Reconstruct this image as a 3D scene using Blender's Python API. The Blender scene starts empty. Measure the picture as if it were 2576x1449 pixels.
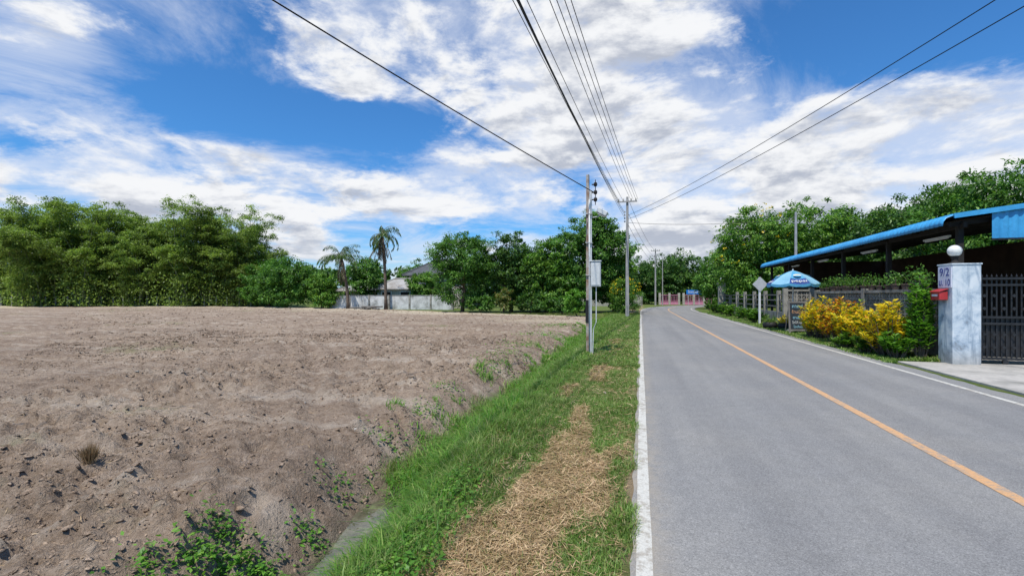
import bpy, math, random
import numpy as np
from mathutils import Vector, Matrix
R = math.radians
rng = np.random.default_rng(7)
random.seed(7)
SC = bpy.context.scene
COL = SC.collection

# ---------------------------------------------------------------- noise
def _h(ix, iy, s):
    n = (ix*374761393 + iy*668265263 + s*1442695041) & 0xffffffff
    n = ((n ^ (n >> 13))*1274126177) & 0xffffffff
    return ((n ^ (n >> 16)) & 0xffff)/65535.0
def vn(x, y, s=0):
    x = np.asarray(x, float); y = np.asarray(y, float)
    ix = np.floor(x).astype(np.int64); iy = np.floor(y).astype(np.int64)
    fx = x-ix; fy = y-iy
    fx = fx*fx*(3-2*fx); fy = fy*fy*(3-2*fy)
    a = _h(ix, iy, s); b = _h(ix+1, iy, s); c = _h(ix, iy+1, s); d = _h(ix+1, iy+1, s)
    return (a*(1-fx)+b*fx)*(1-fy)+(c*(1-fx)+d*fx)*fy
def fbm(x, y, s=0, o=4):
    r = 0; a = .5; t = 0
    for i in range(o):
        r = r+a*vn(x*2**i+i*17.3, y*2**i-i*9.1, s+i); t += a; a *= .5
    return r/t
def ss(a, b, x):
    t = np.clip((np.asarray(x, float)-a)/(b-a), 0, 1)
    return t*t*(3-2*t)

# ---------------------------------------------------------------- nodes / materials
class NT:
    def __init__(s, tree):
        s.t = tree; s.n = tree.nodes; s.l = tree.links
    def add(s, typ, **kw):
        nd = s.n.new(typ)
        for k, v in kw.items():
            setattr(nd, k, v)
        return nd
    def put(s, sock, val):
        if isinstance(val, bpy.types.NodeSocket):
            s.l.new(val, sock)
        else:
            sock.default_value = val
    def math(s, op, a, b=0.0, clamp=False):
        nd = s.add('ShaderNodeMath', operation=op, use_clamp=clamp)
        s.put(nd.inputs[0], a); s.put(nd.inputs[1], b)
        return nd.outputs[0]
    def mix(s, f, a, b, mode='MIX'):
        nd = s.add('ShaderNodeMix', data_type='RGBA', blend_type=mode)
        s.put(nd.inputs[0], f)
        for sock, v in ((nd.inputs[6], a), (nd.inputs[7], b)):
            if isinstance(v, tuple): v = (*v, 1) if len(v) == 3 else v
            s.put(sock, v)
        return nd.outputs[2]
    def noise(s, vec, scale, detail=4, rough=.55, dist=0.0):
        nd = s.add('ShaderNodeTexNoise')
        if vec is not None: s.l.new(vec, nd.inputs['Vector'])
        nd.inputs['Scale'].default_value = scale
        nd.inputs['Detail'].default_value = detail
        nd.inputs['Roughness'].default_value = rough
        nd.inputs['Distortion'].default_value = dist
        return nd.outputs[0]
    def mapping(s, vec, scale=(1, 1, 1), rot=(0, 0, 0), loc=(0, 0, 0)):
        nd = s.add('ShaderNodeMapping'); s.l.new(vec, nd.inputs[0])
        nd.inputs['Scale'].default_value = scale; nd.inputs['Rotation'].default_value = rot; nd.inputs['Location'].default_value = loc
        return nd.outputs[0]
    def ramp(s, f, stops, interp='LINEAR'):
        nd = s.add('ShaderNodeValToRGB')
        nd.color_ramp.interpolation = interp
        e = nd.color_ramp.elements
        while len(e) > 1: e.remove(e[-1])
        e[0].position = stops[0][0]; e[0].color = (*stops[0][1], 1)
        for p, c in stops[1:]:
            q = e.new(p); q.color = (*c, 1)
        s.put(nd.inputs[0], f)
        return nd.outputs[0]
    def step(s, v, a, b):
        nd = s.add('ShaderNodeMapRange', interpolation_type='SMOOTHSTEP')
        s.put(nd.inputs[0], v)
        nd.inputs[1].default_value = a; nd.inputs[2].default_value = b
        return nd.outputs[0]
def newmat(name):
    m = bpy.data.materials.new(name); m.use_nodes = True
    m.node_tree.nodes.clear()
    k = NT(m.node_tree)
    out = k.add('ShaderNodeOutputMaterial')
    return m, k, out
def objco(k): return k.add('ShaderNodeTexCoord').outputs['Object']
def simple(name, c1, c2=None, scale=3, rough=.8, metal=0, bump=0.0, bscale=30, spec=.3, c3=None):
    m, k, out = newmat(name)
    b = k.add('ShaderNodeBsdfPrincipled')
    co = objco(k)
    if c2 is None: c2 = tuple(x*.75 for x in c1)
    n = k.noise(co, scale, 6, .6)
    stops = [(.35, c2), (.6, c1)]
    if c3: stops = [(.3, c3), (.42, c2), (.58, c1)]
    col = k.ramp(n, stops)
    n2 = k.noise(co, scale*9, 3, .6)
    col = k.mix(k.step(n2, .3, .75), col, k.mix(1.0, col, (.82, .82, .82), 'MULTIPLY'))
    k.l.new(col, b.inputs['Base Color'])
    b.inputs['Roughness'].default_value = rough
    b.inputs['Metallic'].default_value = metal
    b.inputs['Specular IOR Level'].default_value = spec
    if bump:
        bp = k.add('ShaderNodeBump'); bp.inputs['Strength'].default_value = bump
        bp.inputs['Distance'].default_value = .02
        k.l.new(k.noise(co, bscale, 4, .6), bp.inputs['Height'])
        k.l.new(bp.outputs[0], b.inputs['Normal'])
    k.l.new(b.outputs[0], out.inputs[0])
    return m
def leafmat(name, stops, nscale=.5, dark=.5, transl=.3, rough=.45, gain=1.0):
    m, k, out = newmat(name)
    g = k.add('ShaderNodeNewGeometry')
    rnd = g.outputs['Random Per Island']
    col = k.ramp(rnd, [(p, tuple(min(x*gain, .9) for x in c)) for p, c in stops])
    co = objco(k)
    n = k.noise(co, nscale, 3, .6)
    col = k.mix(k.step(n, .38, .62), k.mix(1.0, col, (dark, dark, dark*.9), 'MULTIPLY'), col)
    b = k.add('ShaderNodeBsdfPrincipled')
    k.l.new(col, b.inputs['Base Color'])
    b.inputs['Roughness'].default_value = rough
    b.inputs['Specular IOR Level'].default_value = .3
    t = k.add('ShaderNodeBsdfTranslucent')
    k.l.new(k.mix(1.0, col, (1.2, 1.35, .6), 'MULTIPLY'), t.inputs[0])
    mx = k.add('ShaderNodeMixShader'); mx.inputs[0].default_value = transl
    k.l.new(b.outputs[0], mx.inputs[1]); k.l.new(t.outputs[0], mx.inputs[2])
    k.l.new(mx.outputs[0], out.inputs[0])
    return m

# ---------------------------------------------------------------- object helpers
def meta(o, label=None, category=None, group=None, kind=None):
    if label: o["label"] = label
    if category: o["category"] = category
    if group: o["group"] = group
    if kind: o["kind"] = kind
    return o
def thing(name, loc, label, category, group=None, rotz=0.0, scale=1.0):
    e = bpy.data.objects.new(name, None)
    e.empty_display_size = .3
    e.location = loc; e.rotation_euler = (0, 0, rotz); e.scale = (scale,)*3
    COL.objects.link(e)
    return meta(e, label, category, group)
def fastmesh(name, V, quads=None, tris=None):
    me = bpy.data.meshes.new(name)
    V = np.asarray(V, dtype=np.float32).reshape(-1, 3)
    me.vertices.add(len(V)); me.vertices.foreach_set('co', V.ravel())
    parts = []; starts = []; off = 0
    for arr, w in ((quads, 4), (tris, 3)):
        if arr is not None and len(arr):
            arr = np.asarray(arr, dtype=np.int32).reshape(-1, w)
            parts.append(arr.ravel()); starts.append(off+np.arange(len(arr))*w); off += arr.size
    L = np.concatenate(parts).astype(np.int32); S = np.concatenate(starts).astype(np.int32)
    me.loops.add(len(L)); me.loops.foreach_set('vertex_index', L)
    me.polygons.add(len(S)); me.polygons.foreach_set('loop_start', S)
    me.update(calc_edges=True); me.validate()
    return me
def mkobj(name, me, mats, parent=None, loc=None):
    o = bpy.data.objects.new(name, me)
    if not isinstance(mats, (list, tuple)): mats = [mats]
    for m in mats:
        if m.name not in [x.name for x in me.materials if x]: me.materials.append(m)
    COL.objects.link(o)
    if parent: o.parent = parent
    if loc is not None: o.location = loc
    return o
class MB:
    def __init__(s): s.v = []; s.f = []; s.mi = []
    def quad(s, pts, mi=0):
        b = len(s.v); s.v += [tuple(p) for p in pts]; s.f.append(tuple(range(b, b+len(pts)))); s.mi.append(mi); return s
    def box(s, c, d, rz=0.0, mi=0, M=None):
        b = len(s.v)
        for sx, sy, sz in ((-1,-1,-1),(1,-1,-1),(1,1,-1),(-1,1,-1),(-1,-1,1),(1,-1,1),(1,1,1),(-1,1,1)):
            p = Vector((sx*d[0]/2, sy*d[1]/2, sz*d[2]/2))
            if M: p = M @ p
            x = p.x*math.cos(rz)-p.y*math.sin(rz); y = p.x*math.sin(rz)+p.y*math.cos(rz)
            s.v.append((c[0]+x, c[1]+y, c[2]+p.z))
        for q in ((0,3,2,1),(4,5,6,7),(0,1,5,4),(1,2,6,5),(2,3,7,6),(3,0,4,7)):
            s.f.append(tuple(b+i for i in q)); s.mi.append(mi)
        return s
    def tube(s, pts, rad, n=8, mi=0, cap=True):
        pts = [Vector(p) for p in pts]
        if not isinstance(rad, (list, tuple)): rad = [rad]*len(pts)
        b = len(s.v); up = None
        for i, p in enumerate(pts):
            d = (pts[min(i+1, len(pts)-1)]-pts[max(i-1, 0)]).normalized()
            if up is None: up = d.orthogonal().normalized()
            up = (up-d*up.dot(d))
            up = up.normalized() if up.length > 1e-5 else d.orthogonal().normalized()
            sd = d.cross(up)
            for j in range(n):
                a = 2*math.pi*j/n
                s.v.append(tuple(p+(up*math.cos(a)+sd*math.sin(a))*rad[i]))
        for i in range(len(pts)-1):
            for j in range(n):
                k = (j+1) % n
                s.f.append((b+i*n+j, b+i*n+k, b+(i+1)*n+k, b+(i+1)*n+j)); s.mi.append(mi)
        if cap:
            s.f.append(tuple(b+j for j in reversed(range(n)))); s.mi.append(mi)
            e = b+(len(pts)-1)*n
            s.f.append(tuple(e+j for j in range(n))); s.mi.append(mi)
        return s
    def lathe(s, prof, c=(0, 0, 0), n=24, mi=0):
        b = len(s.v)
        for r, z in prof:
            for j in range(n):
                a = 2*math.pi*j/n
                s.v.append((c[0]+r*math.cos(a), c[1]+r*math.sin(a), c[2]+z))
        for i in range(len(prof)-1):
            for j in range(n):
                k = (j+1) % n
                s.f.append((b+i*n+j, b+i*n+k, b+(i+1)*n+k, b+(i+1)*n+j)); s.mi.append(mi)
        return s
    def obj(s, name, mats, parent=None, smooth=False, loc=None, bevel=0):
        me = bpy.data.meshes.new(name); me.from_pydata(s.v, [], s.f); me.update()
        o = mkobj(name, me, mats, parent, loc)
        if isinstance(mats, (list, tuple)) and len(mats) > 1:
            me.polygons.foreach_set('material_index', s.mi)
        if smooth:
            me.polygons.foreach_set('use_smooth', [True]*len(s.f))
        if bevel:
            md = o.modifiers.new('bevel', 'BEVEL'); md.width = bevel; md.segments = 2; md.limit_method = 'ANGLE'
        return o
def text(name, body, size, mat, parent, loc, rot, sx=1.0, extr=.002, label=None):
    cu = bpy.data.curves.new(name, 'FONT'); cu.body = body; cu.size = size
    cu.align_x = 'CENTER'; cu.align_y = 'CENTER'; cu.extrude = extr
    t = bpy.data.objects.new(name+'_tmp', cu); COL.objects.link(t)
    dg = bpy.context.evaluated_depsgraph_get()
    me = bpy.data.meshes.new_from_object(t.evaluated_get(dg))
    bpy.data.objects.remove(t, do_unlink=True)
    me.materials.clear()
    o = mkobj(name, me, mat, parent, loc); o.rotation_euler = rot; o.scale = (sx, 1, 1)
    if label: o["label"] = label
    return o

# ---------------------------------------------------------------- foliage
def unit(v): return v/np.maximum(np.linalg.norm(v, axis=1, keepdims=True), 1e-6)
def leaves(name, P, A, N, L, W, mat, parent=None):
    A = unit(A); B = unit(np.cross(A, N)); L = L[:, None]; W = W[:, None]
    up = unit(np.cross(B, A))
    v0 = P-A*L*.5; v1 = P+B*W*.5+up*W*.15-A*L*.08; v2 = P+A*L*.5; v3 = P-B*W*.5+up*W*.15-A*L*.08
    V = np.stack([v0, v1, v2, v3], 1).reshape(-1, 3)
    Q = np.arange(len(P)*4).reshape(-1, 4)
    return mkobj(name, fastmesh(name, V, quads=Q), mat, parent)
def crown_points(r, ells, ncl, per, rc, zmin=.3, shell=.5):
    ells = np.array(ells, float)
    w = ells[:, 3]*ells[:, 4]*ells[:, 5]; w = w**.75; w /= w.sum()
    idx = r.choice(len(ells), ncl, p=w)
    D = unit(r.normal(size=(ncl, 3)))
    rad = shell+(1.02-shell)*r.random(ncl)**.7
    C = ells[idx, :3]+D*rad[:, None]*ells[idx, 3:6]
    C += r.normal(size=(ncl, 3))*rc*.35
    C[:, 2] = np.maximum(C[:, 2], zmin)
    cr = rc*(.5+.8*r.random(ncl))
    O = unit(r.normal(size=(ncl*per, 3)))*(r.random((ncl*per, 1))**.5)
    O[:, 2] *= .65
    P = np.repeat(C, per, 0)+O*np.repeat(cr, per)[:, None]
    out = np.repeat(D, per, 0)
    return P, O, out, C
def tree(name, loc, h, ells, label, mat, bark, seed, ncl=260, per=55, rc=.75, leaf=.28, lw=.38, trunk_r=.16, droop=.5, cat="tree", zmin=.4, group=None, shell=.5, rotz=0):
    r = np.random.default_rng(seed)
    root = thing(name, loc, label, cat, group, rotz)
    P, O, out, C = crown_points(r, ells, ncl, per, rc, zmin, shell)
    n = len(P)
    A = O*1.0+out*.4+r.normal(size=(n, 3))*.6; A[:, 2] -= droop
    N = unit(out*.5+r.normal(size=(n, 3))*.5+np.array([0, 0, .9]))
    L = leaf*(.6+.7*r.random(n)); W = L*lw
    leaves('crown', P, A, N, L, W, mat, root)
    m = MB()
    base_h = max(min(C[:, 2].mean()*.55, h*.4), .3)
    wob = r.normal(size=2)*.15
    m.tube([(0, 0, -.15), (wob[0]*.4, wob[1]*.4, base_h*.5), (wob[0], wob[1], base_h)], [trunk_r*1.35, trunk_r, trunk_r*.85], 9)
    for i in range(9 if ncl > 100 else 4):
        c = C[r.integers(len(C))]
        mid = np.array([wob[0]+(c[0]-wob[0])*.45, wob[1]+(c[1]-wob[1])*.45, base_h+(c[2]-base_h)*.6])
        m.tube([(wob[0], wob[1], base_h*.92), tuple(mid), tuple(c)], [trunk_r*.6, trunk_r*.35, trunk_r*.1], 6)
    m.obj('trunk', bark, root, smooth=True)
    return root

# ---------------------------------------------------------------- materials
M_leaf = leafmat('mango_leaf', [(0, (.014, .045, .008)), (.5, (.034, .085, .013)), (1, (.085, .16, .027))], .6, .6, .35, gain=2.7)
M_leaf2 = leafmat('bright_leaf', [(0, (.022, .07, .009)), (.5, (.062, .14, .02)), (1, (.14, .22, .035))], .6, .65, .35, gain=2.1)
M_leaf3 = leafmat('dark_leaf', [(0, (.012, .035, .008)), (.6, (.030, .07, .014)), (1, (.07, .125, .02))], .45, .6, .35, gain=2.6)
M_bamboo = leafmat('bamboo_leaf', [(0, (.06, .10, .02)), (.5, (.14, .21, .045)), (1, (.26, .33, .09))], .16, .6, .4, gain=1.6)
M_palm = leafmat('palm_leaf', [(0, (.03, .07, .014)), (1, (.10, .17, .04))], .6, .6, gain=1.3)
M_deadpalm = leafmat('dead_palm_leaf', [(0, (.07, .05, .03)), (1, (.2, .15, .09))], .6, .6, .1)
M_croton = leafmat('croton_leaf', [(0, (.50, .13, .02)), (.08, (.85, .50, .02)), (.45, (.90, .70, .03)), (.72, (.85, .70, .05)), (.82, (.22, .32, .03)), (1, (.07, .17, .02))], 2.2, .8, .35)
M_crotonr = leafmat('red_croton_leaf', [(0, (.30, .05, .02)), (.2, (.66, .17, .02)), (.4, (.85, .40, .03)), (.7, (.88, .64, .03)), (.82, (.20, .28, .03)), (1, (.07, .14, .02))], 2.2, .75, .35)
M_redleaf = leafmat('young_mango_leaf', [(0, (.22, .13, .04)), (.3, (.16, .17, .04)), (1, (.06, .14, .025))], 1.2, .6, gain=1.3)
M_flower = leafmat('yellow_flower', [(0, (.7, .46, .01)), (1, (.85, .65, .02))], 1, .85, .2)
M_grass = leafmat('grass_blade', [(0, (.08, .17, .025)), (.45, (.15, .28, .045)), (.8, (.27, .38, .09)), (1, (.44, .40, .20))], 1.3, .75, .3)
M_weed = leafmat('weed_leaf', [(0, (.07, .20, .02)), (.6, (.14, .33, .04)), (1, (.24, .42, .07))], 2.0, .75, .35)
M_tall = leafmat('tall_grass_blade', [(0, (.08, .22, .025)), (.7, (.17, .37, .05)), (1, (.36, .44, .13))], 1.5, .8, .4)
M_straw = leafmat('straw', [(0, (.27, .17, .09)), (.5, (.50, .34, .18)), (1, (.70, .52, .31))], 3, .75, .15)
M_bark = simple('bark', (.16, .12, .09), (.08, .06, .045), 4, .95, bump=.5)
M_culm = simple('bamboo_culm', (.22, .23, .13), (.12, .13, .06), 3, .8)
M_conc = simple('weathered_concrete', (.34, .32, .28), (.22, .21, .18), 2.5, .9, bump=.3, c3=(.10, .095, .085))
M_pole = simple('pole_concrete', (.38, .37, .35), (.25, .24, .23), 2, .9, bump=.2)
M_whitewall = simple('limewashed_wall', (.62, .62, .60), (.42, .42, .40), 1.2, .9, c3=(.16, .16, .14))
M_cream = simple('cream_wall', (.5, .47, .40), (.35, .33, .27), 1.2, .9)
M_rust = simple('rusty_steel', (.42, .38, .34), (.26, .16, .11), 3.2, .85, c3=(.13, .06, .035))
M_whitepipe = simple('white_pipe', (.72, .72, .70), (.55, .55, .53), 5, .5)
M_black = simple('black_rubber', (.02, .02, .02), (.012, .012, .012), 5, .6)
M_wire = simple('wire_black', (.012, .012, .013), (.008, .008, .008), 2, .55)
M_steelwire = simple('wire_aluminium', (.05, .05, .055), (.03, .03, .035), 2, .5)
M_boxgrey = simple('meter_box_paint', (.66, .67, .66), (.55, .56, .55), 6, .45)
M_blue = simple('blue_roof_sheet', (.06, .37, .70), (.04, .28, .57), 1.5, .4, spec=.5)
M_dark = simple('dark_wood_and_shade', (.035, .03, .027), (.018, .016, .014), 2, .9)  # near-black stock; below the shed roof its colour stands in for shade
M_darksteel = simple('dark_gate_iron', (.022, .022, .024), (.012, .012, .013), 6, .5, spec=.5)
M_brownwall = simple('brown_plank_wall', (.07, .045, .032), (.04, .027, .02), 2, .85)
M_globe = simple('opal_globe', (.85, .84, .80), (.80, .78, .72), 4, .25, spec=.5)
M_red = simple('red_mailbox_paint', (.50, .035, .04), (.36, .03, .03), 6, .4, spec=.5)
M_plaque = simple('plaque_paint', (.66, .67, .76), (.58, .59, .70), 5, .6)
M_plaquetext = simple('plaque_ink', (.03, .04, .26), (.02, .03, .2), 5, .6)
M_umb = simple('umbrella_light_blue', (.10, .36, .56), (.07, .29, .48), 2, .7)
M_umbd = simple('umbrella_dark_blue', (.03, .07, .28), (.02, .05, .2), 2, .7)
M_umbw = simple('umbrella_pale_panel', (.24, .46, .60), (.18, .39, .53), 2, .7)
M_white = simple('white_paint', (.78, .78, .76), (.66, .66, .64), 5, .6)
M_cream2 = simple('faded_cream', (.75, .66, .42), (.65, .56, .34), 5, .6)
M_chalk = simple('chalkboard', (.03, .04, .05), (.02, .028, .035), 4, .8)
M_chalkc = simple('chalk_cyan', (.35, .62, .70), (.30, .55, .62), 9, .9)
M_chalkw = simple('chalk_white', (.72, .72, .68), (.6, .6, .56), 9, .9)
M_chalko = simple('chalk_orange', (.65, .35, .18), (.55, .3, .15), 9, .9)
M_frame = simple('grey_wood', (.22, .20, .18), (.14, .13, .115), 6, .85)
M_pot = simple('clay_pot', (.13, .09, .075), (.08, .06, .05), 5, .85)
M_pink = simple('pink_fence_paint', (.66, .26, .38), (.55, .22, .33), 3, .6)
M_bluesign = simple('blue_sign_paint', (.02, .20, .60), (.015, .16, .5), 3, .5)
M_rooftile = simple('grey_roof_tile', (.10, .105, .11), (.07, .072, .077), 1.5, .8)
M_roofzinc = simple('zinc_roof', (.40, .39, .37), (.26, .23, .20), 1, .6)
M_signback = simple('sign_back_aluminium', (.55, .56, .57), (.44, .45, .46), 4, .5)
M_stone = simple('pale_stone', (.42, .38, .33), (.3, .27, .23), 20, .9)
def pillar_paint():
    m, k, out = newmat('peeling_blue_white_paint')
    b = k.add('ShaderNodeBsdfPrincipled'); co = objco(k)
    n = k.noise(co, 2.6, 8, .68, .4)
    col = k.ramp(n, [(.34, (.20, .23, .26)), (.42, (.32, .40, .48)), (.5, (.50, .57, .62)), (.62, (.64, .68, .70))])
    n2 = k.noise(k.mapping(co, (9, 9, .7)), 1, 5, .6)
    col = k.mix(k.step(n2, .52, .72), col, (.26, .33, .40))
    g1 = k.add('ShaderNodeSeparateXYZ'); k.l.new(co, g1.inputs[0])
    col = k.mix(k.math('MULTIPLY', k.math('SUBTRACT', 1.0, k.step(k.math('ADD', g1.outputs[2], k.math('MULTIPLY', n, .5)), .25, .75)), .6), col, (.25, .22, .18))
    k.l.new(col, b.inputs['Base Color']); b.inputs['Roughness'].default_value = .8
    bp = k.add('ShaderNodeBump'); bp.inputs['Strength'].default_value = .4; bp.inputs['Distance'].default_value = .01
    k.l.new(n, bp.inputs['Height']); k.l.new(bp.outputs[0], b.inputs['Normal'])
    k.l.new(b.outputs[0], out.inputs[0]); return m
M_pillar = pillar_paint()

# ---------------------------------------------------------------- terrain
def chan(y):
    return -2.2-.25*ss(3, 4.5, y)-.5*ss(14, 34, y)+.12*(vn(y*.9, y*0+3.3, 5)-.5)+.25*(vn(y*.25, y*0+1.3, 6)-.5)
FE = np.array([(-200, 30), (-91, 49), (-70, 55), (-55, 60), (-40, 52.5), (-28, 50), (-15, 42.3), (-4, 37.5), (3, 36)], float)
def field_far(x): return np.interp(x, FE[:, 0], FE[:, 1])
def soilmask(x, y):
    d = x-chan(y)
    e = .7*(fbm(x*1.7, y*1.7, 31, 3)-.5)
    m = 1-ss(-.22, .03, d+e)
    m = m*(1-ss(-1.2, .3, y-field_far(x)+2*(vn(x*.5, y*.5, 8)-.5)))
    return m
def hgt(x, y):
    x = np.asarray(x, float); y = np.asarray(y, float)
    d = x-chan(y)
    d = d+.26*(fbm(x*2.3, y*2.3, 35, 3)-.5)
    fade = 1-ss(40, 46, y)
    ad = np.abs(d)
    dep = .54-.17*ss(3.9, 5.2, y)-.08*ss(10, 20, y)
    z = -.03-dep*(1-ss(.08, np.where(d < 0, .95, .8), ad))*fade
    sm = 1-ss(-.5, -.05, d); sm = sm*(1-ss(0, 3, y-field_far(x)))
    und = .08*(fbm(x*.35, y*.35, 11, 3)-.5)+.16*(fbm(x*.09, y*.09, 13, 2)-.5)
    wx = x+.22*vn(x*3, y*3, 41); wy = y+.22*vn(x*3, y*3, 42)
    c1 = fbm(wx*3.2, wy*3.2, 15, 4)
    c2 = 1-np.abs(vn(wx*8.5, wy*8.5, 18)*2-1)
    c3 = vn(wx*15, wy*13, 19)
    cl = vn(wx*5.3, wy*5.3, 22); c5 = vn(wx*10.7, wy*10.7, 24)
    patch = .40+.8*ss(.35, .65, fbm(x*.7, y*.7, 23, 2))
    clod = (.05*c1+.028*c2*cl+.036*c3+.038*ss(.5, .60, c5)+.042*ss(.62, .70, cl)*(.5+c3)-.065)*patch
    u = (x*.75+y*.62); fur = .028*np.sin(u*2*math.pi/.62+2.5*vn(x*.4, y*.4, 51)+1.5*vn(x*2, y*2, 52))
    z = z+sm*(und+clod+fur*.8+.02)
    vg = (1-ss(-.4, -.1, x))*(1-sm)
    z = z+vg*(.045*(fbm(x*3, y*3, 61, 3)-.5))+.022*ss(-.45, -.15, x)*(x < 1)
    return z
def grow(a, d0, g, end):
    o = [a]; d = d0
    while o[-1] < end: o.append(o[-1]+d); d *= g
    return o
left = [-v for v in grow(.1, .034, 1.0, 8.5)]
lf = [-v for v in grow(8.545, .036, 1.030, 900)]
right = grow(.2, .4, 1.0, 8)+grow(9, .6, 1.09, 900)
XS = np.array(sorted(set(np.round(lf+left+[0]+right, 4))))
YS = np.array(sorted(set(np.round([-v for v in grow(0, 1.0, 1.25, 300)]+list(np.arange(.3, 1.3, .2))+grow(1.4, .034, 1.0, 8)+grow(8.05, .038, 1.016, 1500), 4))))
GX, GY = np.meshgrid(XS, YS)
GZ = hgt(GX, GY)
nx, ny = len(XS), len(YS)
V = np.stack([GX, GY, GZ], 2).reshape(-1, 3)
I = np.arange(nx*ny).reshape(ny, nx)
Q = np.stack([I[:-1, :-1], I[:-1, 1:], I[1:, 1:], I[1:, :-1]], 2).reshape(-1, 4)
me = fastmesh('ground', V, quads=Q)
me.polygons.foreach_set('use_smooth', np.ones(len(me.polygons), bool))
ca = me.color_attributes.new('masks', 'FLOAT_COLOR', 'POINT')
x = V[:, 0]; y = V[:, 1]
soil = soilmask(x, y)
def strawm(x, y):
    wig = .12*np.sin(y*.9)+.2*(vn(y*.7, y*0, 71)-.5)
    band = 1-np.abs((x+.86+wig)/.42)
    nn = fbm(x*2.6, y*1.3, 77, 3)
    far = ss(5.5, 8, y)*.22*(1-ss(.62, .7, vn(y*.35, y*0+4.2, 72)))
    return ss(.50, .68, nn+.26*band-far)*(x > -1.75)*ss(-.6, 0, band)
straw = strawm(x, y)*(x < 0)
edge = ss(-.22, -.1, x)*(x < .5)*ss(.4, .6, fbm(x*2, y*2, 81, 3))
straw = np.maximum(straw, edge)
paledry = ss(14, 4, field_far(x)-y)*ss(.35, .6, fbm(x*.15, y*.5, 91, 3))*soil
straw = np.maximum(straw, paledry*.8)
damp = 1-ss(.15, .42, np.abs(x-chan(y)))
C = np.stack([soil, straw, damp, np.ones_like(x)], 1).astype(np.float32)
ca.data.foreach_set('color', C.ravel())
def soil_nodes(k, co):
    nA = k.noise(co, .35, 5, .6); nB = k.noise(co, 3.6, 7, .68, .4); nC = k.noise(co, 26, 6, .7)
    c = k.ramp(nB, [(.3, (.26, .192, .140)), (.48, (.385, .295, .222)), (.6, (.45, .355, .275)), (.72, (.54, .445, .355))])
    c = k.mix(k.step(nA, .40, .62), k.mix(1.0, c, (.88, .87, .86), 'MULTIPLY'), k.mix(1.0, c, (1.08, 1.08, 1.06), 'MULTIPLY'))
    c = k.mix(k.step(nC, .35, .68), k.mix(1.0, c, (.68, .655, .63), 'MULTIPLY'), c)
    return c, nB, nC
m, k, out = newmat('soil_and_turf')
b = k.add('ShaderNodeBsdfPrincipled'); co = objco(k)
at = k.add('ShaderNodeAttribute'); at.attribute_name = 'masks'
sep = k.add('ShaderNodeSeparateColor'); k.l.new(at.outputs['Color'], sep.inputs[0])
soilc, nB, nC = soil_nodes(k, co)
row = k.noise(k.mapping(co, (.12, 1.5, 1), (0, 0, R(-50.4))), 1.0, 5, .6, .3)
soilc = k.mix(k.math('MULTIPLY', k.step(row, .5, .68), .45), soilc, (.54, .46, .37))
soilc = k.mix(k.math('MULTIPLY', k.math('SUBTRACT', 1.0, k.step(row, .34, .48)), .35), soilc, (.24, .175, .125))
soilc = k.mix(k.math('MULTIPLY', k.step(k.noise(co, 1.1, 7, .72, .6), .56, .68), .45), soilc, (.54, .47, .385))
soilc = k.mix(k.math('MULTIPLY', k.step(k.noise(co, .16, 6, .68), .60, .68), .5), soilc, (.18, .21, .07))
soilc = k.mix(sep.outputs[1], soilc, (.54, .46, .33))
turf = k.ramp(nB, [(.3, (.07, .11, .02)), (.55, (.13, .17, .045)), (.75, (.23, .20, .10))])
turf = k.mix(sep.outputs[1], turf, (.33, .245, .15))
col = k.mix(sep.outputs[0], turf, soilc)
col = k.mix(k.math('MULTIPLY', sep.outputs[2], .6), col, (.12, .105, .07))
k.l.new(col, b.inputs['Base Color']); b.inputs['Roughness'].default_value = .95
b.inputs['Specular IOR Level'].default_value = .12
bp = k.add('ShaderNodeBump'); bp.inputs['Strength'].default_value = 1.0; bp.inputs['Distance'].default_value = .05
k.l.new(k.math('ADD', k.math('ADD', nC, k.math('MULTIPLY', k.noise(co, 70, 3, .6), .5)), k.math('MULTIPLY', k.noise(co, 10, 4, .65), 1.0)), bp.inputs['Height'])
k.l.new(bp.outputs[0], b.inputs['Normal']); k.l.new(b.outputs[0], out.inputs[0])
meta(mkobj('ground', me, m), kind='structure')

ys = np.arange(-2, 5.2, .3)
mb = MB()
for i in range(len(ys)-1):
    a, c = float(chan(ys[i])), float(chan(ys[i+1]))
    mb.quad([(a-.5, ys[i], -.512), (a+.5, ys[i], -.512), (c+.5, ys[i+1], -.512), (c-.5, ys[i+1], -.512)])
m, k, out = newmat('muddy_water'); b = k.add('ShaderNodeBsdfPrincipled')
co = objco(k)
k.l.new(k.ramp(k.noise(co, 7, 6, .7), [(.35, (.06, .058, .035)), (.55, (.115, .11, .07)), (.68, (.16, .175, .09))]), b.inputs['Base Color']); b.inputs['Roughness'].default_value = .03
b.inputs['Specular IOR Level'].default_value = .9
bp = k.add('ShaderNodeBump'); bp.inputs['Strength'].default_value = .25; bp.inputs['Distance'].default_value = .02
k.l.new(k.noise(co, 6, 3), bp.inputs['Height']); k.l.new(bp.outputs[0], b.inputs['Normal'])
k.l.new(b.outputs[0], out.inputs[0])
meta(mb.obj('ditch_water', m), kind='structure')

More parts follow.
